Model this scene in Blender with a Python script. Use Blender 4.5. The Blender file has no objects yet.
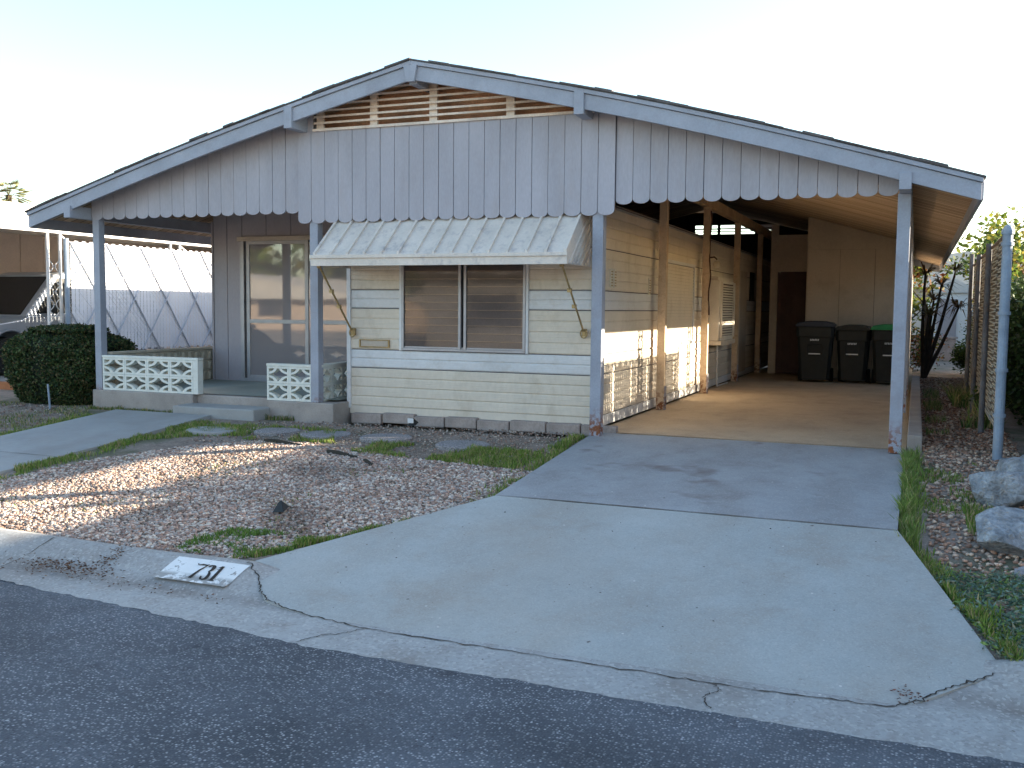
import bpy, bmesh, math, random
import numpy as np
from mathutils import Vector, Matrix
R = math.radians
random.seed(7)
rng = np.random.default_rng(11)
scene = bpy.context.scene
COL = scene.collection

# ------------------------------------------------------------------ materials
def mat(name, col, rough=0.8, var=0.12, scale=3.0, fine=60.0, bump=0.15, bdist=0.004, metal=0.0, spec=0.3,
        dirt=None, dirt_amt=0.0, stretch=(1, 1, 1), col2=None, emis=None):
    m = bpy.data.materials.new(name); m.use_nodes = True
    nt = m.node_tree; N = nt.nodes; L = nt.links
    b = N['Principled BSDF']
    b.inputs['Roughness'].default_value = rough; b.inputs['Metallic'].default_value = metal
    b.inputs['Specular IOR Level'].default_value = spec
    tc = N.new('ShaderNodeTexCoord'); mp = N.new('ShaderNodeMapping'); mp.inputs['Scale'].default_value = stretch
    L.new(tc.outputs['Object'], mp.inputs['Vector'])
    n1 = N.new('ShaderNodeTexNoise'); n1.inputs['Scale'].default_value = scale; n1.inputs['Detail'].default_value = 6
    n1.inputs['Roughness'].default_value = .6
    n2 = N.new('ShaderNodeTexNoise'); n2.inputs['Scale'].default_value = fine; n2.inputs['Detail'].default_value = 4
    L.new(mp.outputs[0], n1.inputs['Vector']); L.new(mp.outputs[0], n2.inputs['Vector'])
    c2 = col2 if col2 else tuple(c * (1 - var * 2) for c in col)
    c1 = tuple(min(1, c * (1 + var)) for c in col)
    cr = N.new('ShaderNodeValToRGB')
    cr.color_ramp.elements[0].position = .3; cr.color_ramp.elements[0].color = (*c2, 1)
    cr.color_ramp.elements[1].position = .68; cr.color_ramp.elements[1].color = (*c1, 1)
    L.new(n1.outputs['Fac'], cr.inputs['Fac'])
    mx = N.new('ShaderNodeMix'); mx.data_type = 'RGBA'; mx.blend_type = 'MULTIPLY'
    mx.inputs[0].default_value = 1.0
    mr = N.new('ShaderNodeMapRange'); mr.inputs['From Min'].default_value = .3; mr.inputs['From Max'].default_value = .7
    mr.inputs['To Min'].default_value = 1 - var; mr.inputs['To Max'].default_value = 1 + var * .5
    L.new(n2.outputs['Fac'], mr.inputs['Value'])
    L.new(cr.outputs['Color'], mx.inputs['A']); L.new(mr.outputs[0], mx.inputs['B'])
    out = mx.outputs['Result']
    if dirt:
        n3 = N.new('ShaderNodeTexNoise'); n3.inputs['Scale'].default_value = scale * 2.7; n3.inputs['Detail'].default_value = 8
        n3.inputs['Roughness'].default_value = .7
        L.new(mp.outputs[0], n3.inputs['Vector'])
        m3 = N.new('ShaderNodeMapRange'); m3.inputs['From Min'].default_value = .52; m3.inputs['From Max'].default_value = .72
        m3.inputs['To Max'].default_value = dirt_amt
        L.new(n3.outputs['Fac'], m3.inputs['Value'])
        m4 = N.new('ShaderNodeMix'); m4.data_type = 'RGBA'; L.new(m3.outputs[0], m4.inputs[0])
        L.new(out, m4.inputs['A']); m4.inputs['B'].default_value = (*dirt, 1); out = m4.outputs['Result']
    L.new(out, b.inputs['Base Color'])
    bp = N.new('ShaderNodeBump'); bp.inputs['Strength'].default_value = bump; bp.inputs['Distance'].default_value = bdist
    L.new(n2.outputs['Fac'], bp.inputs['Height']); L.new(bp.outputs[0], b.inputs['Normal'])
    m['out'] = 0
    return m

def nodes_of(m): return m.node_tree.nodes, m.node_tree.links, m.node_tree.nodes['Principled BSDF']

def base_src(m):
    return m.node_tree.nodes['Principled BSDF'].inputs['Base Color'].links[0].from_socket

def mix_over(m, fac_socket, col):
    N, L, b = nodes_of(m)
    x = N.new('ShaderNodeMix'); x.data_type = 'RGBA'
    L.new(fac_socket, x.inputs[0]); L.new(base_src(m), x.inputs['A']); x.inputs['B'].default_value = (*col, 1)
    L.new(x.outputs['Result'], b.inputs['Base Color'])

def vnode(m, op, a, bb=None, clamp=False):
    N, L, b = nodes_of(m)
    x = N.new('ShaderNodeMath'); x.operation = op; x.use_clamp = clamp
    for i, s in enumerate((a, bb)):
        if s is None: continue
        if isinstance(s, (int, float)): x.inputs[i].default_value = s
        else: L.new(s, x.inputs[i])
    return x.outputs[0]

def noise_fac(m, scale, lo, hi, detail=6, stretch=(1, 1, 1), rough=.6):
    N, L, b = nodes_of(m)
    tc = N.new('ShaderNodeTexCoord'); mp = N.new('ShaderNodeMapping'); mp.inputs['Scale'].default_value = stretch
    L.new(tc.outputs['Object'], mp.inputs[0])
    n = N.new('ShaderNodeTexNoise'); n.inputs['Scale'].default_value = scale; n.inputs['Detail'].default_value = detail
    n.inputs['Roughness'].default_value = rough
    L.new(mp.outputs[0], n.inputs['Vector'])
    r = N.new('ShaderNodeMapRange'); r.inputs['From Min'].default_value = lo; r.inputs['From Max'].default_value = hi
    L.new(n.outputs['Fac'], r.inputs['Value'])
    return r.outputs[0]

def pos_axis(m, ax):
    N, L, b = nodes_of(m)
    tc = N.new('ShaderNodeTexCoord'); s = N.new('ShaderNodeSeparateXYZ'); L.new(tc.outputs['Object'], s.inputs[0])
    return s.outputs['XYZ'.index(ax)]

def rng_fac(m, v, lo, hi, a=0, b_=1):
    N, L, b = nodes_of(m)
    r = N.new('ShaderNodeMapRange'); r.inputs['From Min'].default_value = lo; r.inputs['From Max'].default_value = hi
    r.inputs['To Min'].default_value = a; r.inputs['To Max'].default_value = b_
    L.new(v, r.inputs['Value']); return r.outputs[0]

def attr_mat(name, rough=.9, mult=(1, 1, 1), trans=0.0, spec=.2):
    m = bpy.data.materials.new(name); m.use_nodes = True
    N, L, b = nodes_of(m)
    a = N.new('ShaderNodeAttribute'); a.attribute_name = 'Col'
    n = N.new('ShaderNodeTexNoise'); n.inputs['Scale'].default_value = 90
    mr = N.new('ShaderNodeMapRange'); mr.inputs['To Min'].default_value = .7; mr.inputs['To Max'].default_value = 1.25
    tc = N.new('ShaderNodeTexCoord'); L.new(tc.outputs['Object'], n.inputs['Vector']); L.new(n.outputs['Fac'], mr.inputs['Value'])
    x = N.new('ShaderNodeMix'); x.data_type = 'RGBA'; x.blend_type = 'MULTIPLY'; x.inputs[0].default_value = 1
    L.new(a.outputs['Color'], x.inputs['A']); L.new(mr.outputs[0], x.inputs['B'])
    L.new(x.outputs['Result'], b.inputs['Base Color'])
    b.inputs['Roughness'].default_value = rough; b.inputs['Specular IOR Level'].default_value = spec
    if trans > 0:
        t = N.new('ShaderNodeBsdfTranslucent'); L.new(x.outputs['Result'], t.inputs['Color'])
        ms = N.new('ShaderNodeMixShader'); ms.inputs[0].default_value = trans
        L.new(b.outputs[0], ms.inputs[1]); L.new(t.outputs[0], ms.inputs[2])
        L.new(ms.outputs[0], N['Material Output'].inputs['Surface'])
    return m

def glass(name, tint=(.5, .52, .52), refl=.3, rough=.015, wav=.0, dusty=0):
    m = bpy.data.materials.new(name); m.use_nodes = True
    N = m.node_tree.nodes; L = m.node_tree.links; N.remove(N['Principled BSDF'])
    t = N.new('ShaderNodeBsdfTransparent'); t.inputs['Color'].default_value = (*tint, 1)
    g = N.new('ShaderNodeBsdfGlossy'); g.inputs['Roughness'].default_value = rough
    fr = N.new('ShaderNodeFresnel'); fr.inputs['IOR'].default_value = 1.5
    ad = N.new('ShaderNodeMath'); ad.use_clamp = True; L.new(fr.outputs[0], ad.inputs[0]); ad.inputs[1].default_value = refl
    if wav:
        tc = N.new('ShaderNodeTexCoord'); n = N.new('ShaderNodeTexNoise'); n.inputs['Scale'].default_value = 1.6
        L.new(tc.outputs['Object'], n.inputs['Vector'])
        bp = N.new('ShaderNodeBump'); bp.inputs['Strength'].default_value = wav; bp.inputs['Distance'].default_value = .01
        L.new(n.outputs['Fac'], bp.inputs['Height']); L.new(bp.outputs[0], g.inputs['Normal'])
    src = t.outputs[0]
    if dusty:
        d = N.new('ShaderNodeBsdfDiffuse'); d.inputs['Color'].default_value = (.62, .56, .57, 1)
        m0 = N.new('ShaderNodeMixShader'); m0.inputs[0].default_value = dusty; L.new(t.outputs[0], m0.inputs[1]); L.new(d.outputs[0], m0.inputs[2]); src = m0.outputs[0]
    ms = N.new('ShaderNodeMixShader'); L.new(ad.outputs[0], ms.inputs[0]); L.new(src, ms.inputs[1]); L.new(g.outputs[0], ms.inputs[2])
    L.new(ms.outputs[0], N['Material Output'].inputs['Surface'])
    return m

M = {}
M['paint'] = mat('grey_paint', (.41, .395, .435), .7, .07, 1.3, 45, .12, dirt=(.33, .29, .28), dirt_amt=.35, stretch=(1.5, 1.5, .4))
M['paintw'] = mat('grey_wall_paint', (.38, .355, .385), .75, .06, 1.0, 40, .1, dirt=(.29, .26, .25), dirt_amt=.3, stretch=(1, 1, .5))
M['trim'] = mat('grey_trim_paint', (.35, .37, .43), .6, .08, 2.5, 60, .1, dirt=(.26, .24, .25), dirt_amt=.4)
M['cream'] = mat('cream_aluminium', (.68, .61, .51), .5, .05, 1.5, 30, .05, spec=.4, dirt=(.42, .34, .24), dirt_amt=.45, stretch=(1, 1, .6))
M['white_al'] = mat('white_aluminium', (.66, .67, .68), .45, .05, 1.5, 30, .05, spec=.4, dirt=(.42, .37, .30), dirt_amt=.4)
M['awning'] = mat('awning_paint', (.70, .63, .56), .5, .06, 3, 40, .08, dirt=(.28, .26, .29), dirt_amt=.6)
M['tan'] = mat('tan_post_paint', (.62, .47, .32), .7, .1, 3, 50, .15, dirt=(.30, .16, .08), dirt_amt=.55)
M['shed'] = mat('shed_paint', (.52, .45, .37), .8, .07, 1.2, 30, .1, dirt=(.33, .26, .20), dirt_amt=.4)
M['alum'] = mat('aluminium_frame', (.42, .41, .42), .5, .06, 6, 60, .05, metal=.5)
M['brass'] = mat('dull_brass', (.42, .30, .14), .5, .15, 20, 90, .1, metal=.4)
M['conc'] = mat('porch_concrete', (.37, .33, .30), .9, .1, 3, 80, .35, dirt=(.22, .19, .17), dirt_amt=.5)
M['whiteblock'] = mat('white_block_paint', (.74, .74, .67), .75, .05, 4, 50, .2, dirt=(.5, .47, .40), dirt_amt=.35)
M['tanblock'] = mat('tan_block', (.50, .45, .36), .85, .08, 4, 50, .3, dirt=(.3, .25, .2), dirt_amt=.5)
M['brick'] = mat('edging_block_concrete', (.38, .32, .29), .9, .14, 6, 60, .5, dirt=(.22, .19, .17), dirt_amt=.5)
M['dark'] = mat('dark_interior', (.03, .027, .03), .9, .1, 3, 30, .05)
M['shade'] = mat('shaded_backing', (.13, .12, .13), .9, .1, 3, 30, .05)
M['brown'] = mat('dark_brown_door', (.075, .035, .03), .6, .15, 4, 40, .1)
M['shingle'] = mat('roof_shingle', (.13, .12, .12), .95, .2, 8, 80, .8, .01)
M['curtain'] = mat('grey_curtain', (.78, .70, .72), .9, .06, 3, 100, .1)
M['redcloth'] = mat('red_curtain', (.16, .02, .03), .9, .1, 5, 60, .1)
M['blind'] = mat('tan_blind', (.27, .25, .25), .7, .1, 2, 60, .05)
M['black'] = mat('black_plastic', (.012, .014, .014), .55, .2, 5, 50, .1, spec=.4)
M['blacklid'] = mat('dark_blue_lid', (.012, .02, .045), .5, .2, 5, 50, .1, spec=.4)
M['greenlid'] = mat('green_lid', (.01, .22, .07), .5, .1, 5, 50, .1, spec=.4)
M['rubber'] = mat('rubber', (.02, .02, .02), .8, .15, 10, 60, .1)
M['whitep'] = mat('white_print', (.7, .7, .7), .6, .05, 10, 60, .0)
M['steelblue'] = mat('painted_steel', (.24, .31, .40), .5, .1, 6, 60, .1, spec=.4, dirt=(.30, .32, .34), dirt_amt=.6)
M['postbrown'] = mat('weathered_post_paint', (.15, .15, .165), .7, .2, 5, 60, .1, dirt=(.16, .11, .07), dirt_amt=.8)
M['wire'] = mat('pale_coated_wire', (.50, .46, .38), .5, .08, 5, 60, .0)
M['tanslat'] = mat('faded_tan_slat', (.13, .105, .08), .7, .12, 3, 50, .05)
M['galv'] = mat('galvanised_wire', (.42, .41, .38), .5, .1, 9, 60, .0, metal=.4)
M['cooler'] = mat('cooler_cream', (.74, .68, .58), .5, .05, 2, 40, .05)
M['slat'] = mat('cream_slat', (.50, .43, .32), .6, .08, 3, 50, .05)
M['slatbrown'] = mat('weathered_brown_slat', (.20, .15, .115), .8, .1, 3, 50, .05)
M['slatwhite'] = mat('white_slat', (.74, .76, .82), .6, .05, 3, 50, .05)
M['neighwall'] = mat('neighbour_tan_wall', (.78, .66, .57), .85, .06, 1, 30, .1)
M['neighwhite'] = mat('neighbour_white_metal', (.75, .75, .75), .6, .04, 1, 30, .05)
M['stone'] = mat('boulder_stone', (.37, .40, .43), .9, .3, 7, 40, 1.0, .03, dirt=(.30, .24, .17), dirt_amt=.8)
M['slate'] = mat('flat_stone', (.33, .31, .31), .85, .15, 6, 50, .5, .008)
M['pebble'] = mat('exposed_aggregate', (.36, .34, .34), .9, .35, 70, 160, 1.0, .008)
M['bark'] = mat('bark', (.06, .045, .035), .95, .2, 8, 60, .8, .02)
M['carpaint'] = mat('silver_car_paint', (.42, .46, .52), .3, .03, 2, 40, .0, metal=.5, spec=.5)
M['chrome'] = mat('bright_metal', (.6, .6, .6), .2, .03, 2, 40, .0, metal=.9)
M['orange'] = mat('orange_terracotta', (.40, .17, .08), .9, .1, 4, 50, .2)
M['stucco'] = mat('tan_stucco', (.55, .42, .32), .95, .05, 2, 80, .4)
M['stucco2'] = mat('pinkish_stucco', (.42, .38, .34), .95, .05, 2, 80, .4)
M['wroof'] = mat('pale_roof', (.60, .56, .52), .8, .06, 2, 50, .2)
M['glass'] = glass('window_glass', (.80, .76, .74), .0, .05, .25)
M['doorglass'] = glass('reflective_door_glass', (.86, .82, .84), .10, .03, .06, .42)
M['carglass'] = glass('car_glass', (.08, .09, .09), .05, .01)
M['tree_leaf'] = attr_mat('tree_leaves', .7, trans=.35)
M['hedge_leaf'] = attr_mat('hedge_leaves', .6, trans=.12)
M['gravel'] = attr_mat('gravel_stones', .9)
M['grass'] = attr_mat('grass_blades', .7, trans=.3)
M['litter'] = attr_mat('leaf_litter', .9, trans=.1)

# --- rust at the base of the posts
for k in ('trim', 'tan'):
    m = M[k]
    z = pos_axis(m, 'Z'); f = rng_fac(m, z, .30, .02)
    nf = noise_fac(m, 22, .45, .55)
    mix_over(m, vnode(m, 'MULTIPLY', vnode(m, 'MULTIPLY', f, 1.3, True), nf, True), (.22, .075, .03))
# --- soffit planks (boards run down the slope)
m = mat('soffit_planks', (.74, .56, .38), .75, .08, 2, 40, .15, stretch=(.5, 6, 1)); M['soffit'] = m
N, L, b = nodes_of(m)
y = pos_axis(m, 'Y'); fl = vnode(m, 'FLOOR', vnode(m, 'DIVIDE', y, .145)); fr = vnode(m, 'FRACT', vnode(m, 'DIVIDE', y, .145))
wn = N.new('ShaderNodeTexWhiteNoise'); wn.noise_dimensions = '1D'; L.new(fl, wn.inputs['W'])
v = rng_fac(m, wn.outputs['Value'], 0, 1, .0, .95); mix_over(m, v, (.42, .28, .17))
g = vnode(m, 'LESS_THAN', fr, .11); mix_over(m, vnode(m, 'MULTIPLY', g, .9), (.12, .08, .05))
# --- stained dark attic underside of the far slope uses the same planks
# --- asphalt
m = mat('asphalt', (.108, .118, .135), .9, .2, 1.2, 160, 1.0, .006); M['asphalt'] = m
N, L, b = nodes_of(m)
tc = N.new('ShaderNodeTexCoord'); vo = N.new('ShaderNodeTexVoronoi'); vo.inputs['Scale'].default_value = 75
L.new(tc.outputs['Object'], vo.inputs['Vector'])
sp = N.new('ShaderNodeSeparateColor'); L.new(vo.outputs['Color'], sp.inputs[0])
f1 = rng_fac(m, sp.outputs[0], .35, 1.0, 0, 1); dd = rng_fac(m, vo.outputs['Distance'], .55, .15)
mix_over(m, vnode(m, 'MULTIPLY', f1, dd), (.50, .50, .51))
mix_over(m, vnode(m, 'MULTIPLY', rng_fac(m, sp.outputs[2], .6, 1.0, 0, .8), dd), (.03, .03, .035))
vo2 = N.new('ShaderNodeTexVoronoi'); vo2.inputs['Scale'].default_value = 38; L.new(tc.outputs['Object'], vo2.inputs['Vector'])
sp2 = N.new('ShaderNodeSeparateColor'); L.new(vo2.outputs['Color'], sp2.inputs[0])
mix_over(m, vnode(m, 'MULTIPLY', rng_fac(m, sp2.outputs[1], .93, .96), rng_fac(m, vo2.outputs['Distance'], .25, .15)), (.42, .42, .42))
mix_over(m, vnode(m, 'MULTIPLY', noise_fac(m, 1.1, .5, .7, 4), .5), (.05, .052, .058))
mix_over(m, vnode(m, 'MULTIPLY', noise_fac(m, 5, .62, .72, 5), .6), (.035, .035, .04))
bmp = N.new('ShaderNodeBump'); bmp.inputs['Strength'].default_value = .8; bmp.inputs['Distance'].default_value = .006
L.new(vo.outputs['Distance'], bmp.inputs['Height']); L.new(bmp.outputs[0], b.inputs['Normal'])
# --- driveway concretes
def concrete(name, col, stain, amt, speck=True):
    m = mat(name, col, .88, .06, .9, 130, .5, .003, dirt=stain, dirt_amt=amt)
    N, L, b = nodes_of(m)
    mix_over(m, vnode(m, 'MULTIPLY', noise_fac(m, 2.2, .45, .72, 8, (1, .5, 1)), .5), stain)
    mix_over(m, vnode(m, 'MULTIPLY', noise_fac(m, 14, .42, .70, 10, (1, 1, 1), .75), .35), tuple(c * .72 for c in col))
    mix_over(m, vnode(m, 'MULTIPLY', noise_fac(m, .7, .48, .66, 5), .35), tuple(min(1, c * 1.2) for c in col))
    if speck:
        tc = N.new('ShaderNodeTexCoord'); vo = N.new('ShaderNodeTexVoronoi'); vo.inputs['Scale'].default_value = 5.5
        nd = N.new('ShaderNodeTexNoise'); nd.inputs['Scale'].default_value = 45; L.new(tc.outputs['Object'], nd.inputs['Vector'])
        va = N.new('ShaderNodeVectorMath'); va.operation = 'MULTIPLY_ADD'; va.inputs[1].default_value = (.035, .035, .035)
        L.new(nd.outputs['Color'], va.inputs[0]); L.new(tc.outputs['Object'], va.inputs[2]); L.new(va.outputs[0], vo.inputs['Vector'])
        s = N.new('ShaderNodeSeparateColor'); L.new(vo.outputs['Color'], s.inputs[0])
        mix_over(m, vnode(m, 'MULTIPLY', rng_fac(m, s.outputs[0], .62, .64), rng_fac(m, vo.outputs['Distance'], .055, .035)), (.13, .115, .105))
        vo = N.new('ShaderNodeTexVoronoi'); vo.inputs['Scale'].default_value = 9; L.new(tc.outputs['Object'], vo.inputs['Vector'])
        s = N.new('ShaderNodeSeparateColor'); L.new(vo.outputs['Color'], s.inputs[0])
        mix_over(m, vnode(m, 'MULTIPLY', rng_fac(m, s.outputs[1], .85, .87), rng_fac(m, vo.outputs['Distance'], .08, .05)), (.62, .6, .56))
    return m
M['apron'] = concrete('driveway_concrete', (.405, .42, .405), (.32, .27, .22), .5)
M['slab2'] = concrete('upper_driveway_concrete', (.35, .36, .37), (.19, .165, .15), .45)
M['slab3'] = concrete('carport_floor_concrete', (.52, .405, .275), (.27, .19, .13), .55)
M['curbc'] = concrete('curb_concrete', (.385, .385, .375), (.21, .17, .14), .75)
mm = M['curbc']
yy_ = pos_axis(mm, 'Y')
fl_ = vnode(mm, 'MULTIPLY', vnode(mm, 'MULTIPLY', rng_fac(mm, yy_, -5.12, -4.99), rng_fac(mm, yy_, -4.84, -4.95)), noise_fac(mm, 3, .3, .7, 6))
mix_over(mm, vnode(mm, 'MULTIPLY', fl_, .7), (.15, .12, .10))
for mk_ in ('apron', 'slab2', 'curbc', 'slab3'):
    mm = M[mk_]; N, L, b = nodes_of(mm)
    tc = N.new('ShaderNodeTexCoord'); vo = N.new('ShaderNodeTexVoronoi'); vo.inputs['Scale'].default_value = 14
    nd = N.new('ShaderNodeTexNoise'); nd.inputs['Scale'].default_value = 70; L.new(tc.outputs['Object'], nd.inputs['Vector'])
    va = N.new('ShaderNodeVectorMath'); va.operation = 'MULTIPLY_ADD'; va.inputs[1].default_value = (.02, .02, .02)
    L.new(nd.outputs['Color'], va.inputs[0]); L.new(tc.outputs['Object'], va.inputs[2]); L.new(va.outputs[0], vo.inputs['Vector'])
    s_ = N.new('ShaderNodeSeparateColor'); L.new(vo.outputs['Color'], s_.inputs[0])
    mix_over(mm, vnode(mm, 'MULTIPLY', vnode(mm, 'MULTIPLY', rng_fac(mm, s_.outputs[0], .74, .78), rng_fac(mm, vo.outputs['Distance'], .10, .05)), .8), (.16, .14, .12))
    # fine aggregate grain
    v2 = N.new('ShaderNodeTexVoronoi'); v2.inputs['Scale'].default_value = 110 if mk_ != 'curbc' else 70; L.new(tc.outputs['Object'], v2.inputs['Vector'])
    s2 = N.new('ShaderNodeSeparateColor'); L.new(v2.outputs['Color'], s2.inputs[0])
    mix_over(mm, vnode(mm, 'MULTIPLY', rng_fac(mm, s2.outputs[0], .6, 1),   .18 if mk_ != 'curbc' else .35), (.18, .17, .16))
    mix_over(mm, vnode(mm, 'MULTIPLY', rng_fac(mm, s2.outputs[1], .75, 1), .25 if mk_ != 'curbc' else .4), (.60, .58, .54))
M['path'] = concrete('path_concrete', (.36, .36, .35), (.24, .22, .2), .3, False)
mm = M['apron']
# broad rust bloom and faint tyre arc on the apron
mix_over(mm, vnode(mm, 'MULTIPLY', noise_fac(mm, .55, .5, .72, 3), .35), (.36, .29, .22))
mm = M['slab2']
mix_over(mm, vnode(mm, 'MULTIPLY', noise_fac(mm, 1.7, .6, .72, 3), .75), (.16, .12, .105))
M['crack'] = mat('crack_dark', (.05, .042, .036), .95, .2, 30, 80, .2)  # dark tone of the cracks, also the black of the curb digits
M['joint'] = mat('joint_dark', (.10, .085, .075), .95, .2, 30, 80, .2)  # dark tone of the slab joints
# --- ground
m = mat('ground_soil', (.29, .235, .195), .95, .16, 4, 60, 1.0, .02, col2=(.19, .155, .125)); M['ground'] = m
N, L, b = nodes_of(m)
tc = N.new('ShaderNodeTexCoord'); vo = N.new('ShaderNodeTexVoronoi'); vo.inputs['Scale'].default_value = 42
L.new(tc.outputs['Object'], vo.inputs['Vector']); s = N.new('ShaderNodeSeparateColor'); L.new(vo.outputs['Color'], s.inputs[0])
mix_over(m, vnode(m, 'MULTIPLY', rng_fac(m, s.outputs[0], .35, .8), rng_fac(m, vo.outputs['Distance'], .6, .3, 0, .7)), (.38, .31, .27))
mix_over(m, vnode(m, 'MULTIPLY', noise_fac(m, 1.3, .50, .62, 6), .6), (.06, .09, .03))

# ------------------------------------------------------------------ mesh helpers
class MB:
    def __init__(s): s.v = []; s.f = []; s.mi = []; s.cur = 0
    def add(s, vs, fs, mi=None):
        o = len(s.v); s.v += [tuple(v) for v in vs]; s.f += [tuple(i + o for i in f) for f in fs]
        s.mi += [s.cur if mi is None else mi] * len(fs); return s
    def box(s, x0, x1, y0, y1, z0, z1, mi=None):
        v = [(x0, y0, z0), (x1, y0, z0), (x1, y1, z0), (x0, y1, z0), (x0, y0, z1), (x1, y0, z1), (x1, y1, z1), (x0, y1, z1)]
        return s.add(v, [(0, 3, 2, 1), (4, 5, 6, 7), (0, 1, 5, 4), (1, 2, 6, 5), (2, 3, 7, 6), (3, 0, 4, 7)], mi)
    def prism(s, poly, axis, a, b, mi=None):
        """poly: 2D points. axis 'y': poly in (x,z) extruded along y; 'x': poly in (y,z); 'z': poly in (x,y)"""
        def P(p, t):
            return {'y': (p[0], t, p[1]), 'x': (t, p[0], p[1]), 'z': (p[0], p[1], t)}[axis]
        n = len(poly); v = [P(p, a) for p in poly] + [P(p, b) for p in poly]
        ar = sum(poly[i][0] * poly[(i + 1) % n][1] - poly[(i + 1) % n][0] * poly[i][1] for i in range(n))
        flip = (ar > 0) ^ (axis == 'y') ^ (b < a)
        A = tuple(range(n)); B = tuple(range(n, 2 * n)); q = [(i, (i + 1) % n, n + (i + 1) % n, n + i) for i in range(n)]
        if flip: f = [A[::-1], B] + q
        else: f = [A, B[::-1]] + [t[::-1] for t in q]
        return s.add(v, f, mi)
    def bar(s, p, q, w, h=None, mi=None, up=(0, 0, 1)):
        h = w if h is None else h
        p = Vector(p); q = Vector(q); d = (q - p).normalized(); u = Vector(up)
        if abs(d.dot(u)) > .98: u = Vector((0, 1, 0))
        r = d.cross(u).normalized(); u = r.cross(d)
        v = [c + r * a * w / 2 + u * b_ * h / 2 for c in (p, q) for a, b_ in ((-1, -1), (1, -1), (1, 1), (-1, 1))]
        return s.add(v, [(0, 1, 2, 3), (7, 6, 5, 4), (0, 4, 5, 1), (1, 5, 6, 2), (2, 6, 7, 3), (3, 7, 4, 0)], mi)
    def tube(s, pts, rad, n=8, cap=True, mi=None):
        pts = [Vector(p) for p in pts]; rad = rad if isinstance(rad, (list, tuple)) else [rad] * len(pts)
        vs = []; ref = None
        for i, p in enumerate(pts):
            d = (pts[min(i + 1, len(pts) - 1)] - pts[max(i - 1, 0)]).normalized()
            if ref is None: ref = d.orthogonal().normalized()
            r = (ref - d * ref.dot(d)).normalized(); ref = r; u = d.cross(r)
            vs += [p + (r * math.cos(2 * math.pi * k / n) + u * math.sin(2 * math.pi * k / n)) * rad[i] for k in range(n)]
        fs = [(i * n + k, i * n + (k + 1) % n, (i + 1) * n + (k + 1) % n, (i + 1) * n + k) for i in range(len(pts) - 1) for k in range(n)]
        if cap: fs += [tuple(range(n))[::-1], tuple(range((len(pts) - 1) * n, len(pts) * n))]
        return s.add(vs, fs, mi)
    def build(s, name, mats, parent=None, bevel=0, smooth=False, loc=None):
        me = bpy.data.meshes.new(name); me.from_pydata(s.v, [], s.f)
        mats = mats if isinstance(mats, (list, tuple)) else [mats]
        for m in mats: me.materials.append(m)
        if len(mats) > 1: me.polygons.foreach_set('material_index', s.mi)
        if smooth: me.polygons.foreach_set('use_smooth', [True] * len(me.polygons))
        me.update()
        o = bpy.data.objects.new(name, me); COL.objects.link(o)
        if bevel:
            b = o.modifiers.new('bevel', 'BEVEL'); b.width = bevel; b.segments = 2; b.limit_method = 'ANGLE'; b.angle_limit = R(50)
        if parent is not None: put(o, parent)
        return o
def put(o, parent):
    """parent keeps world placement (parents are only translated/rotated empties or meshes)"""
    bpy.context.view_layer.update()
    o.parent = parent; o.matrix_parent_inverse = parent.matrix_world.inverted()
def empty(name, loc=(0, 0, 0), rz=0):
    o = bpy.data.objects.new(name, None); COL.objects.link(o); o.location = loc; o.rotation_euler = (0, 0, rz)
    o.empty_display_size = .2; return o
def tag(o, label=None, cat=None, group=None, kind=None):
    if label: o['label'] = label
    if cat: o['category'] = cat
    if group: o['group'] = group
    if kind: o['kind'] = kind
    return o
def struct(o): o['kind'] = 'structure'; return o
def copy_tree(o, parent=None, loc=None):
    c = o.copy(); COL.objects.link(c)
    if parent is not None: c.parent = parent; c.matrix_parent_inverse = o.matrix_parent_inverse.copy()
    if loc is not None: c.location = loc
    for ch in list(o.children): copy_tree(ch, c)
    return c
def box(name, dims, m, parent=None, bevel=.003):
    return MB().box(*dims).build(name, m, parent, bevel)
def np_mesh(name, V, F, C, m, smooth=False):
    """V (n,3), F (k,q) constant arity, C (n,3) point colours"""
    me = bpy.data.meshes.new(name); q = F.shape[1]
    me.vertices.add(len(V)); me.vertices.foreach_set('co', V.astype(np.float32).ravel())
    me.loops.add(F.size); me.loops.foreach_set('vertex_index', F.astype(np.int32).ravel())
    me.polygons.add(len(F)); me.polygons.foreach_set('loop_start', np.arange(0, F.size, q, dtype=np.int32))
    me.polygons.foreach_set('loop_total', np.full(len(F), q, dtype=np.int32))
    if smooth: me.polygons.foreach_set('use_smooth', np.ones(len(F), dtype=bool))
    me.update(calc_edges=True); me.validate()
    ca = me.color_attributes.new('Col', 'FLOAT_COLOR', 'POINT')
    ca.data.foreach_set('color', np.hstack([C, np.ones((len(C), 1))]).astype(np.float32).ravel())
    me.materials.append(m)
    o = bpy.data.objects.new(name, me); COL.objects.link(o); return o

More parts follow.
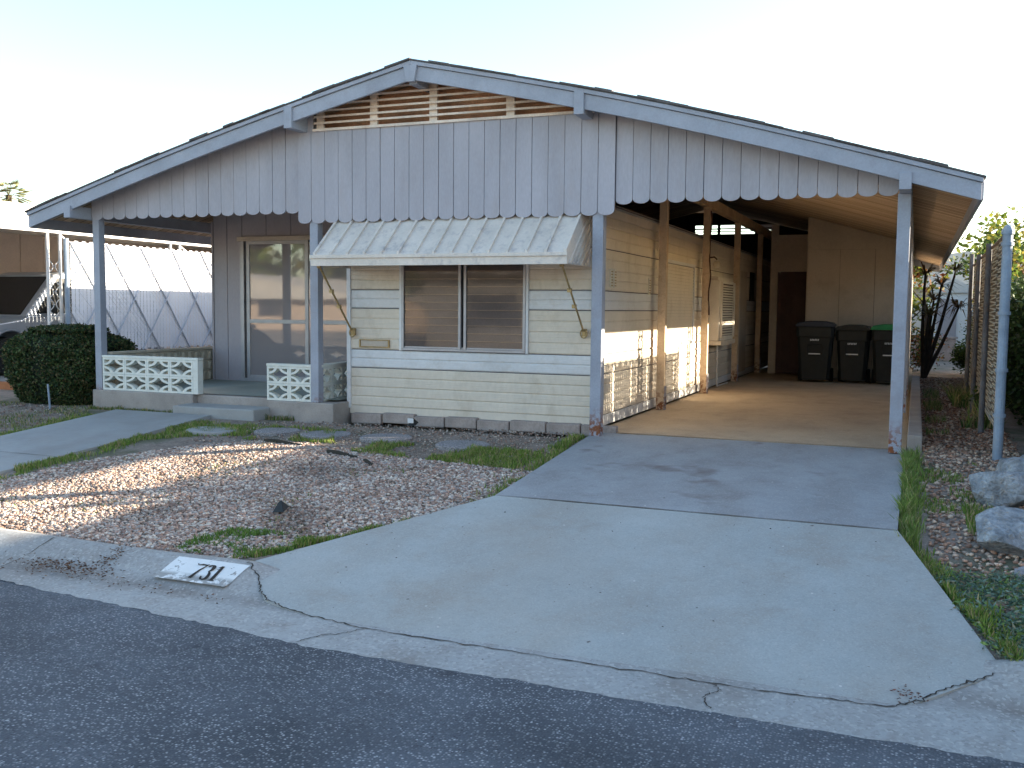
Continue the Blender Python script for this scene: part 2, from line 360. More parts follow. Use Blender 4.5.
# ------------------------------------------------------------------ terrain
def gz(x, y):
    """ground height"""
    pts = [(-400, -.25), (-14, -.25), (-13.2, -.33), (-12.9, -.55), (-5.3, -.55), (-4.9, -.50), (-4.56, -.345), (-4.0, -.30), (-2.0, -.155), (-.4, -.04), (1.0, -.03), (6, -.05), (400, -.05)]
    for (a, za), (b, zb) in zip(pts, pts[1:]):
        if y <= b: z = za + (zb - za) * max(0, (y - a)) / (b - a); break
    else: z = pts[-1][1]
    if -4.4 < y < 8 and -12 < x < 3: z += .004 * math.sin(x * 2.3 + y) * math.cos(y * 1.9 - x)
    return z
xs = [-500, -150, -60, -30, -20] + [i * .25 for i in range(-60, 25)] + [8, 12, 20, 40, 90, 200, 500]
ys = [-400, -120, -60, -30, -20, -14, -13.2, -12.9, -9, -5.3, -4.9, -4.56] + [-4.4 + .2 * i for i in range(60)] + [8, 9, 10, 12, 15, 20, 30, 50, 90, 180, 400, 700]
V = [(x, y, gz(x, y) + (-.06 if (-9.6 < x < 0 and y > .1) or (-9.5 < x < -2.8 and -.1 < y) else 0)) for y in ys for x in xs]
nx = len(xs)
g = MB().add(V, [(j * nx + i, j * nx + i + 1, (j + 1) * nx + i + 1, (j + 1) * nx + i) for j in range(len(ys) - 1) for i in range(nx - 1)])
struct(g.build('ground', M['ground'], smooth=True))
struct(MB().add([(-300, -13.0, -.43), (300, -13.0, -.43), (300, -9.2, -.36), (-300, -9.2, -.36), (300, -4.9, -.436), (-300, -4.9, -.436)],
                [(0, 1, 2, 3), (3, 2, 4, 5)]).build('road', M['asphalt']))
# rolled curb and gutter
def apz(y): return -.12 - .1305 * (-2.86 - y)
def curb_profile(x):
    full = [(-4.56, -.36), (-4.565, -.322), (-4.62, -.318), (-4.74, -.338), (-4.9, -.385), (-5.02, -.41), (-5.13, -.416), (-5.47, -.426)]
    full = full[:2] + [(-4.62, -.318), (-4.68, -.325)] + full[3:]
    flat = [(yy, min(apz(yy), -.34 if yy > -5 else 0) - .006) if yy > -5.1 else (yy, zz) for yy, zz in full]
    ed = float(np.interp(x, [-60, -12, -5.15, -3.8, -2.7], [-5.05, -5.1, -5.22, -5.35, -5.47])); full[-1] = (ed, -.426); full[-2] = (min(-5.10, (ed - 5.02) / 2), -.418)
    full[1] = (-4.565, -.312); full[2] = (-4.62, -.306); full[-4] = (-4.88, -.395); full[-3] = (-4.96, -.424)
    t = 0
    if -3.9 < x < .5: t = min(1, max(0, x + 3.74) / .2, (.5 - x) / .2)
    wob = .003 * math.sin(x * 3.1) if x < -3.9 else 0
    return [(a[0] + (.012 * math.sin(x * 1.7) if i < 3 else 0), a[1] * (1 - t) + b[1] * t + wob) for i, (a, b) in enumerate(zip(full, flat))]
cx = [-120, -40, -20] + [-12 + .05 * i for i in range(0, 340)] + [8, 20, 120]
prof = [curb_profile(x) for x in cx]; k = len(prof[0])
V = []
for x, p in zip(cx, prof):
    for i, (yy, zz) in enumerate(p):
        V.append((x, yy + ((.008 * math.sin(x * 7) + .006 * math.sin(x * 19 + 1) + random.gauss(0, .006)) if i == k - 1 else 0), zz))
struct(MB().add(V, [(i * k + j, (i + 1) * k + j, (i + 1) * k + j + 1, i * k + j + 1)[::-1] for i in range(len(cx) - 1) for j in range(k - 1)]).build('curb', M['curbc'], smooth=True))
struct(MB().prism([(-13.0, -.43), (-13.3, -.30), (-13.6, -.28), (-13.6, -.5), (-13.0, -.5)], 'x', -200, 200).build('far_curb', M['curbc']))
# apron of the driveway
def strip(rows, name, m, thick=.12):
    """rows: (y, z, xl, xr); solid slab"""
    mb = MB(); V = []
    for yy, zz, a, b in rows: V += [(a, yy, zz), (b, yy, zz), (a, yy, zz - thick), (b, yy, zz - thick)]
    F = []
    for i in range(len(rows) - 1):
        o = i * 4; F += [(o, o + 4, o + 5, o + 1), (o, o + 2, o + 6, o + 4), (o + 1, o + 5, o + 7, o + 3)]
    F += [(0, 1, 3, 2), (len(V) - 4, len(V) - 2, len(V) - 1, len(V) - 3)]
    return struct(mb.add(V, F).build(name, m))
rows = []
for i in range(60):
    t = i / 59; yy = -5.135 + t * (-2.872 + 5.135)
    xl = -2.86 - (-2.86 - yy) * .585
    if yy < -4.5: xl = float(np.interp(-yy, [4.5, 4.60, 4.72, 4.86, 4.98, 5.05, 5.10, 5.135], [-3.82, -3.80, -3.62, -3.50, -3.38, -3.2, -2.9, -2.7]))
    xr = -.08 + (-2.86 - yy) * .275
    if yy < -4.65: xr = min(xr, .41 - (-4.65 - yy) * .9)
    rows.append((yy, apz(yy), xl, xr))
strip(rows, 'driveway', M['apron'])
strip([(-2.86, -.12, -2.87, -.08), (.185, -.004, -3.06, -.07)], 'driveway_upper_slab', M['slab2'])
strip([(.2, 0, -3.08, -.06), (9.69, .0, -3.08, -.06), (15.3, 0, -3.08, -.06)], 'carport_floor', M['slab3'])
# joints and cracks: thin ribbons a few mm above
def ribbon(name, pts, zf, m, w=.008, jit=.012, parent=None, n=10):
    P = []
    for (a, b) in zip(pts, pts[1:]):
        for i in range(n):
            t = i / n; P.append((a[0] + (b[0] - a[0]) * t + random.gauss(0, jit), a[1] + (b[1] - a[1]) * t + random.gauss(0, jit)))
    P.append(pts[-1]); V = []
    for i, p in enumerate(P):
        q = P[min(i + 1, len(P) - 1)]; r = P[max(0, i - 1)]; d = Vector((q[0] - r[0], q[1] - r[1])).normalized()
        ww = w * random.uniform(.4, 1.3) * (1 if 0 < i < len(P) - 1 else .2)
        for s in (-1, 1):
            X, Y = p[0] - d.y * ww * s * .5, p[1] + d.x * ww * s * .5
            V.append((X, Y, zf(X, Y) + .004))
    F = [(2 * i, 2 * i + 1, 2 * i + 3, 2 * i + 2) for i in range(len(P) - 1)]
    o = MB().add(V, F).build(name, m); return struct(o)
def cz(x, y):
    if y > -5.14 and y < -4.6: return max(apz(y), curbz(x, y))
    return curbz(x, y)
def curbz(x, y):
    p = curb_profile(x)
    for (a, za), (b, zb) in zip(p[1:], p[2:]):
        if b <= y <= a: return za + (zb - za) * (a - y) / (a - b)
    return apz(y) if y > -4.6 else -.426
ribbon('driveway_crack', [(-3.80, -4.60), (-3.62, -4.72), (-3.5, -4.86), (-3.38, -4.98), (-3.2, -5.05), (-2.9, -5.10), (-2.6, -5.15), (-2.1, -5.15), (-1.6, -5.16), (-1.1, -5.17), (-.77, -5.18), (-.3, -5.16), (-.05, -5.13), (.06, -5.03), (.16, -4.9), (.26, -4.8), (.37, -4.7)], cz, M['crack'], .009, .006)
ribbon('gutter_crack', [(-2.62, -5.15), (-2.70, -5.25), (-2.80, -5.33), (-2.86, -5.45)], cz, M['crack'], .006, .007)
ribbon('gutter_crack', [(-.80, -5.18), (-.77, -5.24), (-.82, -5.33), (-.77, -5.44)], cz, M['crack'], .006, .006)
ribbon('driveway_joint', [(-2.86, -2.866), (-.08, -2.866)], lambda x, y: -.12, M['joint'], .016, .001)
ribbon('driveway_joint', [(-3.06, .195), (-.07, .195)], lambda x, y: -.001, M['joint'], .016, .001)
ribbon('curb_joint', [(-5.35, -4.58), (-5.35, -5.18)], cz, M['joint'], .008, .002)
# garden path
strip([(-4.57, -.315, -8.95, -7.5), (-3.5, -.245, -8.95, -7.5), (-2., -.13, -8.93, -7.48), (-.39, .005, -8.9, -7.5)], 'path', M['path'], .1)
ribbon('path_joint', [(-8.94, -2.6), (-7.5, -2.6)], lambda x, y: -.176, M['joint'], .01, .001)

# house number on the curb
t = empty('house_number', (-4.02, -4.77, -.35)); tag(t, 'white painted plate with black number 731 on the curb', 'house number')
def plate_pt(u, v_, dz):   # u right .. v up the slope
    x = -4.27 + u * .54; yy = -4.90 + v_ * .245
    return (x, yy, cz(x, yy) + dz)
mb = MB(); n = 16; V = []
for j in range(5):
    for i in range(n + 1):
        e = .015 * random.uniform(-1, 1) if j == 0 else 0
        V.append(plate_pt(i / n, max(0, j / 4 + e), .0035))
mb.add(V, [(j * (n + 1) + i, j * (n + 1) + i + 1, (j + 1) * (n + 1) + i + 1, (j + 1) * (n + 1) + i) for j in range(4) for i in range(n)])
m = mat('number_plate_paint', (.78, .78, .76), .7, .03, 8, 60, .1); M['plate'] = m
mix_over(m, noise_fac(m, 16, .60, .64, 5), (.34, .33, .31))
mix_over(m, vnode(m, 'MULTIPLY', rng_fac(m, pos_axis(m, 'Y'), -4.80, -4.835), noise_fac(m, 12, .42, .47, 5)), (.34, .33, .31))
mb.build('painted_plate', m, t)
def stroke(mb, pts, ws):
    V = []; ws = [w_ * 1.25 for w_ in ws]
    for i, p in enumerate(pts):
        q = pts[min(i + 1, len(pts) - 1)]; r = pts[max(0, i - 1)]; d = Vector((q[0] - r[0], q[1] - r[1])).normalized()
        for s in (-1, 1):
            u, v_ = p[0] - d.y * ws[i] * s / 2, p[1] + d.x * ws[i] * s / 2
            V.append(plate_pt(.06 + u * 1.08 - .07 * v_, v_ * 1.05 - .02, .007))
    mb.add(V, [(2 * i, 2 * i + 1, 2 * i + 3, 2 * i + 2) for i in range(len(pts) - 1)])
def arc(cx_, cy_, rx, ry, a0, a1, n=12):
    return [(cx_ + rx * math.cos(R(a0 + (a1 - a0) * i / n)), cy_ + ry * math.sin(R(a0 + (a1 - a0) * i / n))) for i in range(n + 1)]
def digits():
    out = []
    d = MB(); stroke(d, [(.33, .76), (.35, .70), (.40, .73), (.46, .72), (.475, .76)], [.01, .02, .05, .04, .012])
    stroke(d, [(.47, .75), (.42, .52), (.39, .36), (.375, .2)], [.012, .022, .03, .036]); out.append(d)
    d = MB(); p = arc(.53, .62, .035, .12, 165, -80); stroke(d, p, [.02 + .018 * math.sin(math.pi * i / 12) for i in range(13)])
    p = arc(.53, .35, .04, .15, 85, -170); stroke(d, p, [.014 + .022 * math.sin(math.pi * i / 12) for i in range(13)]); out.append(d)
    d = MB(); stroke(d, [(.645, .2), (.65, .45), (.655, .76)], [.034, .034, .03]); stroke(d, [(.62, .66), (.655, .76)], [.01, .018])
    stroke(d, [(.61, .21), (.685, .21)], [.03, .03]); out.append(d)
    return out
for d in digits(): d.build('digit', M['crack'], t)

# ------------------------------------------------------------------ the house
def ZR(x):
    d = abs(x + 4.92); return 3.795 - .2605 * d + (.075 if x > -4.92 else .058) * math.sin(math.pi * min(1, d / 5.36))           # top of roof deck line
XL, XR = -10.28, .445
H = empty('manufactured_home', (-4.92, 0, 0)); tag(H, 'low gabled grey manufactured home with scalloped front valance and attached carport', 'house')
# roof
Y0, Y1 = -.355, 15.45
def slope_prism(x0, x1, zt, zb, y0, y1, mb=None, mi=None):
    mb = mb or MB(); n = max(1, round(abs(x1 - x0) / .45)); xs_ = [x0 + (x1 - x0) * i / n for i in range(n + 1)]
    return mb.prism([(x, ZR(x) + zb) for x in xs_] + [(x, ZR(x) + zt) for x in reversed(xs_)], 'y', y0, y1, mi)
rf = MB()
slope_prism(XL, -4.92, -.005, -.075, Y0 + .042, Y1, rf, 0); slope_prism(-4.92, XR, -.005, -.075, Y0 + .042, Y1, rf, 0)
roof = rf.build('roof', M['soffit'], H)
sh = MB()
for x0, x1 in ((XL - .03, -4.92), (-4.92, XR + .03)):
    slope_prism(x0, x1, .012, -.003, Y0 - .03, Y1 + .02, sh)
# ragged shingle tab ends along the rake
for s in (-1, 1):
    x = 0
    while x < 5.3:
        w = random.uniform(.13, .3); a, b_ = -4.92 + s * x, -4.92 + s * min(x + w, 5.38)
        h = random.choice((.012, .016, .02, .024)); lo, hi = min(a, b_), max(a, b_)
        slope_prism(lo, hi, h + .003, .004, Y0 - .03 - random.uniform(.004, .018), Y1, sh) if random.random() < .75 else None
        x += w
sh.build('shingles', M['shingle'], roof)
# fascia boards
fb = MB()
slope_prism(XL, -4.92, -.05, -.195, Y0, Y0 + .038, fb); slope_prism(-4.92, XR, -.05, -.195, Y0, Y0 + .038, fb)
fb.build('rake_board', M['trim'], roof, .003)
ft = MB()
slope_prism(XL - .01, -4.92, -.006, -.046, Y0 - .022, Y0 + .038, ft); slope_prism(-4.92, XR + .01, -.006, -.046, Y0 - .022, Y0 + .038, ft)
ft.build('rake_trim', M['trim'], roof, .003)
for x0, x1 in ((XL - .02, XL + .018), (XR - .018, XR + .02)):
    z1 = ZR(x0) - .02; MB().box(x0, x1, Y0 + .04, Y1, z1 - .17, z1).build('eave_board', M['trim'], roof, .003)
fb2 = MB(); slope_prism(XL, -4.92, -.05, -.22, Y1 - .04, Y1 + .01, fb2); slope_prism(-4.92, XR, -.05, -.22, Y1 - .04, Y1 + .01, fb2)
fb2.build('rear_rake_board', M['trim'], roof)
# outlookers (peak and two sides)
for x, w, d in ((-6.42, .10, .145), (-3.095, .10, .145)):
    z = ZR(x) - .05
    MB().prism([(Y0 - .026, z + .02), (Y0 - .026, z - .205), (.9, z - .205), (.9, z + .02)], 'x', x - w / 2, x + w / 2).build('outlooker', M['trim'], H, .004)
MB().prism([(-5.0, 3.745), (-4.965, 3.575), (-4.875, 3.575), (-4.84, 3.745)], 'y', Y0 - .03, Y0 + .0).build('ridge_bracket', M['trim'], H, .003)
MB().box(-4.965, -4.875, Y0 + .04, 1.2, 3.56, 3.70).build('outlooker', M['trim'], H, .004)
# eave beams over posts
for x in (-9.62, -.15):
    MB().box(x - .05, x + .05, Y0 - .026, 9.6 if x > -1 else 15.2, 2.312, 2.455).build('beam', M['trim'], H, .004)
MB().box(-3.03, -2.93, .05, 15.2, 2.80, 2.95).build('beam', M['tan'], H, .004)
MB().box(-8.3, -1.5, .03, .09, 2.55, 2.70).build('header_board', M['shed'], H, .003)
# gable valance of scalloped vertical boards
def valance(name, x0, x1, zb, y, ztop=None, w=.1757):
    n = max(1, round((x1 - x0) / w)); w = (x1 - x0) / n; mb = MB()
    for i in range(n):
        gp = random.uniform(.0012, .0032); a, b_ = x0 + i * w + gp, x0 + (i + 1) * w - gp
        dz = random.uniform(-.004, .004); dy = random.uniform(-.0015, .0015)
        r = (b_ - a) / 2; cxm = (a + b_) / 2
        pts = [(cxm + r * math.cos(t), zb + .048 + dz - .048 * math.sin(t)) for t in [math.pi * k / 8 for k in range(9)]]
        za, zb2 = (min(ZR(a) - .07, ztop or 9), min(ZR(b_) - .07, ztop or 9))
        poly = [(a, za)] + pts[::-1] + [(b_, zb2)]
        if a < -4.92 < b_ and not ztop: poly.append((-4.92, ZR(-4.92) - .07))
        mb.prism(poly, 'y', y + dy, y + dy + .016)
    # dark backing rail behind the boards
    o = mb.build(name, M['paint'], H, .0025)
    return o
valance('valance', -9.56, -6.50, 2.305, -.052)
valance('valance', -6.50, -2.81, 2.190, -.075, ztop=3.205)
valance('valance', -2.81, -.205, 2.295, -.052)
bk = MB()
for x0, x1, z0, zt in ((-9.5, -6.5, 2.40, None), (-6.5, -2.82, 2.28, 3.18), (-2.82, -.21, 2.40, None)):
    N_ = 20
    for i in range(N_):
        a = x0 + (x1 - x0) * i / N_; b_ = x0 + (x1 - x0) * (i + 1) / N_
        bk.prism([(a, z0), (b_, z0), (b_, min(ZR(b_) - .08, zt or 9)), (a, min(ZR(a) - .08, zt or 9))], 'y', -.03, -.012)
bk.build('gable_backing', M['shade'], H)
# gable pieces beside the louver opening above middle boards
for x0, x1 in ((-6.5, -6.30), (-3.03, -2.82)):
    MB().prism([(x0, 3.19), (x1, 3.19), (x1, ZR(x1) - .08), (x0, ZR(x0) - .08)], 'y', -.07, -.05).build('gable_board', M['paint'], H)
# louver
LV = empty('gable_vent', (-4.7, 0, 3.2)); put(LV, H)
lm = mat('vent_wood', (.78, .66, .56), .75, .12, 3, 50, .2, dirt=(.55, .36, .22), dirt_amt=.5)
mb = MB(); z = 3.20
mb.box(-6.29, -3.03, -.10, -.05, 3.195, 3.222)
for i in range(1, 8):
    zz = 3.207 + i * .066; half = (3.795 - .09 - zz + .055) / .2605
    a, b_ = max(-6.28, -4.92 - half), min(-3.03, -4.92 + half)
    if b_ - a > .3: mb.prism([(-.088, zz), (-.030, zz + .014), (-.030, zz + .034), (-.088, zz + .022)], 'x', a, b_)
mb.build('slats', lm, LV)
for x in (-6.22, -5.54, -4.82, -3.94, -3.2):
    MB().box(x - .045, x + .045, -.05, -.02, 3.2, min(ZR(x) - .08, 3.68)).build('upright', lm, LV)
mb = MB().prism([(-6.3, 3.2), (-3.05, 3.2), (-3.05, ZR(-3.05) - .09), (-4.92, ZR(-4.92) - .09), (-6.3, ZR(-6.3) - .09)], 'y', .10, .12)
mb.build('vent_glow_panel', mat('vent_glow_paint', (.62, .34, .20), .9, .2, 3, 50, .2), LV)  # panel added behind the slats, warm sunlit attic painted in as orange
# rear gable with vent slit
rb = MB()
def rear(x0, x1, z0, zt=None):
    N_ = max(1, int((x1 - x0) / .5))
    for i in range(N_):
        a = x0 + (x1 - x0) * i / N_; b_ = x0 + (x1 - x0) * (i + 1) / N_
        rb.prism([(a, z0), (b_, z0), (b_, min(ZR(b_) - .08, zt or 9)), (a, min(ZR(a) - .08, zt or 9))], 'y', 15.0, 15.03)
rear(-9.4, -5.17, 2.2); rear(-3.2, -.2, 2.2); rear(-5.17, -3.2, 2.2, 3.12); rear(-5.17, -3.2, 3.34)
rb.box(-5.17, -3.2, 15.0, 15.02, 3.175, 3.195); rb.box(-5.17, -3.2, 15.0, 15.02, 3.235, 3.265); rb.box(-4.62, -4.55, 15.0, 15.02, 3.1, 3.35); rb.box(-3.72, -3.64, 15.0, 15.02, 3.1, 3.35)
rb.build('rear_gable', M['dark'], H)
# posts
def post(x, y, z0, z1, m, w=.1, name='post'):
    mb = MB().box(x - w / 2, x + w / 2, y - w / 2, y + w / 2, z0, z1)
    o = mb.build(name, m, H, .005); return o
post(-9.50, .0, .195, 2.42, M['trim']); post(-6.31, -.0, .175, 2.9, M['trim'], .105)
post(-2.985, .0, -.02, 2.9, M['trim'], .112)
p4 = post(-.155, .0, -.008, 2.315, M['trim'], .11)
for i in range(1, 6):
    y = 2.74 * i
    p = MB().box(-3.04, -2.94, y - .045, y + .045, .0, 2.80)
    po = p.build('post', M['tan'], H, .005)
    # rusty open bracket at the foot
    b_ = MB()
    b_.box(-2.938, -2.928, y - .052, y + .052, .0, .012)
    for s in (-1, 1): b_.box(-2.935, -2.928, y + s * .04 - .01, y + s * .04 + .01, .012, .30)
    for k_ in range(4): b_.bar((-2.932, y - .035, .03 + k_ * .07), (-2.932, y + .035, .09 + k_ * .07), .008)
    if i < 5: b_.build('post_bracket', M['trim'], po)
# right side open-work posts (three)
for y in (3.9, 6.65):
    X = -.12
    mb = MB().box(X - .02, X + .02, y - .10, y - .065, .0, 2.315).box(X - .02, X + .02, y + .065, y + .10, .0, 2.315)
    o = mb.build('openwork_post', M['trim'], H, .002)
    sc = MB()
    zz = .08
    while zz < 2.25:
        for s in (-1, 1):
            pts = [(X, y + s * (.065 - .06 * math.sin(math.pi * t / 6)), zz + .14 * t / 6) for t in range(7)]
            sc.tube(pts, .009, 5)
        sc.box(X - .012, X + .012, y - .065, y + .065, zz - .004, zz + .02)
        zz += .155
    sc.build('scrollwork', M['trim'], o)
# low kerb on the carport's right side
MB().box(-.055, .075, .35, 9.65, -.12, .12).build('carport_kerb', M['conc'], H, .01)

# ---- body of the home
def siding(x0, x1, z0, z1, axis, plane, name, m, parent, out=1, rib=.105):
    """horizontal ribbed aluminium: profile in (offset,z) extruded"""
    n = max(1, round((z1 - z0) / rib)); h = (z1 - z0) / n; prof = []
    for i in range(n):
        a = z0 + i * h
        prof += [(0.004, a + .002), (.012, a + .014), (.0125, a + h * .45), (.0105, a + h * .5), (.0125, a + h * .55), (.011, a + h - .012), (.003, a + h - .002)]
    V = []; 
    for t in (x0, x1):
        for o_, z in prof:
            V.append((t, plane - o_, z) if axis == 'x' else (plane + o_, t, z))
    k_ = len(prof); F = [(i, i + k_, i + 1 + k_, i + 1) for i in range(k_ - 1)]
    if axis == 'x': pass
    mb = MB().add(V, F)
    # backing
    return mb.build(name, m, parent)
body = MB()
body.box(-6.06, -3.112, .305, 15.0, .06, 2.36)
body.box(-9.36, -6.06, 2.02, 15.0, .06, 2.36)
body.prism([(-6.08, 2.36), (-3.05, 2.36), (-3.1, 2.40), (-4.9, 2.47), (-6.06, 2.45)], 'y', .25, 15.0)
body.prism([(-9.36, 2.36), (-6.08, 2.36), (-6.08, 2.45), (-7.5, 2.45), (-9.35, 2.38)], 'y', 2.1, 15.0)
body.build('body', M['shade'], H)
# front wall
FW = empty('front_wall', (-4.6, .3, 0)); put(FW, H)
yb = .3
bands = [(.13, .567, 'cream'), (.573, .777, 'white_al'), (.783, 1.247, 'cream'), (1.253, 1.457, 'white_al'), (1.463, 1.902, 'cream'), (1.908, 2.36, 'cream')]
for z0, z1, mk in bands:
    segs = [(-6.05, -3.13)]
    if z0 > .7 and z0 < 1.9: segs = [(-6.05, -5.375), (-3.885, -3.13)]
    for a, b_ in segs: siding(a, b_, z0, z1, 'x', yb, 'siding_band', M[mk], FW)
MB().box(-6.05, -3.13, .282, .30, .04, .13).build('skirt', M['cream'], FW, .002)
cs = MB(); cs.box(-6.085, -6.035, .27, .32, .10, 2.36); cs.build('corner_trim', M['white_al'], FW, .003)
cs = MB(); cs.box(-3.145, -3.09, .275, .325, .10, 2.36)
for i in range(75): cs.tube([(-3.125, .272, .13 + i * .03), (-3.125, .27, .13 + i * .03)], .005, 6)
cs.build('corner_trim', M['white_al'], FW)
# side wall (faces the carport)
SW = empty('side_wall', (-3.1, 6, 0)); put(SW, H)
for z0, z1, mk in bands:
    segs = [(.33, 15.0)]
    if .7 < z0 < 1.9: segs = [(.33, 3.28), (5.08, 15.0)]
    for a, b_ in segs: siding(a, b_, z0, z1, 'y', -3.11, 'siding_band', M[mk if z0 > .6 or z0 < .5 else 'cream'], SW)
MB().box(-3.108, -3.085, .33, 15, .02, .128).build('sill_strip', M['white_al'], SW, .002)
MB().box(-3.115, -3.07, .33, 15, 2.345, 2.385).build('top_flashing', M['alum'], SW, .002)
# side window: closed slatted shutter in a frame
sw = empty('shuttered_window', (-3.1, 4.2, 1.1)); put(sw, H)
mb = MB(); mb.box(-3.11, -3.075, 3.26, 3.31, .80, 1.93).box(-3.11, -3.075, 5.05, 5.10, .80, 1.93).box(-3.11, -3.075, 3.31, 5.05, 1.89, 1.93).box(-3.11, -3.07, 3.31, 5.05, .77, .81)
mb.build('frame', M['white_al'], sw, .002)
mb = MB()
for i in range(24): mb.prism([(-3.108, .815 + i * .0445), (-3.088, .815 + i * .0445), (-3.1, .858 + i * .0445), (-3.108, .858 + i * .0445)], 'y', 3.312, 5.048)
mb.build('shutter', M['cream'], sw)
# wall vents
for yv, zv in ((.80, 1.60), (.93, 1.60), (2.45, 1.55)):
    mb = MB().box(-3.100, -3.082, yv - .035, yv + .035, zv - .1, zv + .1)
    for k_ in range(6): mb.box(-3.082, -3.078, yv - .03, yv + .03, zv - .085 + k_ * .03, zv - .073 + k_ * .03, 1)
    mb.build('wall_vent', [M['cream'], M['brass']], H, .001)
# dark door further back on the side wall
MB().box(-3.098, -3.082, 9.2, 10.0, .1, 2.0).build('side_door', M['shed'], H, .002)
MB().box(-3.098, -3.080, 10.4, 10.9, 1.45, 2.02).build('side_window', M['dark'], H, .002)
# front window
W = empty('front_window', (-4.63, .28, .8)); put(W, H)
fr = MB()
for x in (-5.37, -4.665, -4.60, -3.905): fr.box(x, x + .03, .262, .30, .80, 1.93)
fr.box(-5.37, -3.875, .262, .3, .785, .81).box(-5.37, -3.875, .262, .3, 1.91, 1.94)
fr.box(-5.345, -3.9, .275, .3, .812, .83)
fr.build('frame', M['alum'], W, .002)
for a in (-5.40, -3.873): MB().box(a, a + .028, .268, .3, .78, 1.95).build('side_strip', M['white_al'], W, .002)
for a, b_ in ((-5.34, -4.665), (-4.57, -3.905)):
    p = MB().add([(a, .282, .81), (b_, .282, .81), (b_, .282, 1.91), (a, .282, 1.91)], [(0, 1, 2, 3)]).build('pane', M['glass'], W)
    bl = MB()
    for i in range(13):
        z = .815 + i * .085; bl.prism([(.286, z), (.298, z + .080), (.3, z + .082), (.288, z + .001)], 'x', a, b_, 0)
        bl.box(a, b_, .283, .287, z - .004, z + .004, 1)
    bl.build('blind', [M['blind'], M['shed']], W)
MB().box(-5.385, -3.86, .3, .304, .8, 1.9).build('backing', M['dark'], W)
# mail slot
ms = MB().box(-5.92, -5.53, .268, .29, .805, .815).box(-5.92, -5.53, .268, .29, .885, .895).box(-5.92, -5.905, .268, .29, .815, .885).box(-5.545, -5.53, .268, .29, .815, .885)
o = ms.build('mail_slot', M['brass'], H, .001)
MB().box(-5.9, -5.55, .276, .29, .818, .882).build('flap', M['shed'], o)
# awning
A = empty('window_awning', (-4.6, .3, 2.4)); put(A, H)
ax0, ax1 = -6.03, -3.16
ZA = lambda y: 1.80 + (y + .50) * .86
mb = MB().add([(ax0, -.5, 1.80), (ax1, -.5, 1.80), (ax1, .27, ZA(.27)), (ax0, .27, ZA(.27)), (ax0, -.5, 1.795), (ax1, -.5, 1.795), (ax1, .27, ZA(.27) - .005), (ax0, .27, ZA(.27) - .005)],
              [(0, 1, 2, 3), (7, 6, 5, 4)]); mb.build('sheet', M['awning'], A)
mb = MB(); nr = 14
for i in range(nr + 1):
    x = ax0 + .012 + (ax1 - ax0 - .024) * i / nr
    mb.prism([(-.49, ZA(-.49)), (-.49, ZA(-.49) + .032), (.27, ZA(.27) + .032), (.27, ZA(.27))], 'x', x - .013, x + .013)
mb.build('ribs', M['awning'], A, .002)
mb = MB().box(ax0 - .015, ax1 + .015, -.515, -.49, 1.695, 1.775).box(ax0 - .02, ax1 + .02, -.53, -.485, 1.775, 1.812)
mb.build('front_lip', M['awning'], A, .003)
for x in (ax0, ax1):
    mb = MB().add([(x, -.5, 1.80), (x, .27, ZA(.27)), (x, .27, 1.70), (x, -.5, 1.70)], [(0, 1, 2, 3)])
    for i in range(5):
        t = .12 + i * .15; yy = -.5 + .77 * t
        mb.bar((x + (.008 if x > -4 else -.008), yy, 1.71), (x + (.008 if x > -4 else -.008), .26, min(ZA(.26) - .03, 1.71 + (.26 - yy) * .86)), .014, .014)
    mb.build('side_fin', M['awning'], A)
for x, x2, pz in ((-6.0, -5.99, 1.0), (-3.23, -3.21, 1.04)):
    mb = MB().tube([(x, -.42, 1.70), (x2, .22, pz)], .011, 6)
    mb.tube([(x - .02, -.42, 1.69), (x + .02, -.42, 1.69)], .018, 6)
    for t in (.38, .62): mb.box(x - .02, x + .02, -.42 + .64 * t - .02, -.42 + .64 * t + .02, 1.70 + (pz - 1.7) * t - .02, 1.70 + (pz - 1.7) * t + .02)
    pts = [(x2 + .035 * math.cos(a), .235, pz - .03 + .045 * math.sin(a)) for a in [k_ * math.pi / 6 for k_ in range(13)]]
    mb.tube(pts, .008, 5); mb.box(x2 - .02, x2 + .02, .235, .285, pz - .06, pz + .02)
    mb.build('support_arm', M['brass'], A)
# porch wall (vertical grooved panels) and sliding door
PW = empty('porch_wall', (-8, 2, .2)); put(PW, H)
mb = MB(); x = -9.36; yb = 2.0
edges = [-9.36, -9.12, -8.86]
for a, b_ in zip(edges, edges[1:]): mb.box(a + .005, b_ - .005, yb, yb + .03, .06, 2.9)
x = -8.86
while x < -6.1:
    b_ = min(x + .41, -6.05); mb.box(x + .005, b_ - .005, yb, yb + .03, 2.24, 2.9); x += .41
mb.box(-6.9, -6.05, yb, yb + .03, .06, 2.235)
mb.box(-9.36, -6.05, yb + .012, yb + .028, 2.2, 2.9)
mb.box(-9.35, -8.87, yb + .012, yb + .028, .1, 2.9)
mb.build('wall_panels', M['paintw'], PW, .002)
mb = MB(); mb.box(-9.39, -9.36, 1.99, 15, .05, 2.45); mb.build('side_panel', M['paintw'], PW)
D = empty('sliding_door', (-7.9, 2, .2)); put(D, H)
fr = MB()
fr.box(-8.86, -8.80, 1.95, 2.02, .2, 2.2).box(-6.96, -6.90, 1.95, 2.02, .2, 2.2).box(-8.80, -6.96, 1.95, 2.02, .2, .245)
fr.build('frame', M['alum'], D, .003)
MB().box(-8.90, -6.86, 1.93, 2.0, 2.165, 2.225).build('head_trim', M['shed'], D, .003)
fr = MB()
for x in (-8.775, -7.80, -7.70, -7.02): fr.box(x, x + .055, 1.972, 1.99, .245, 2.165)
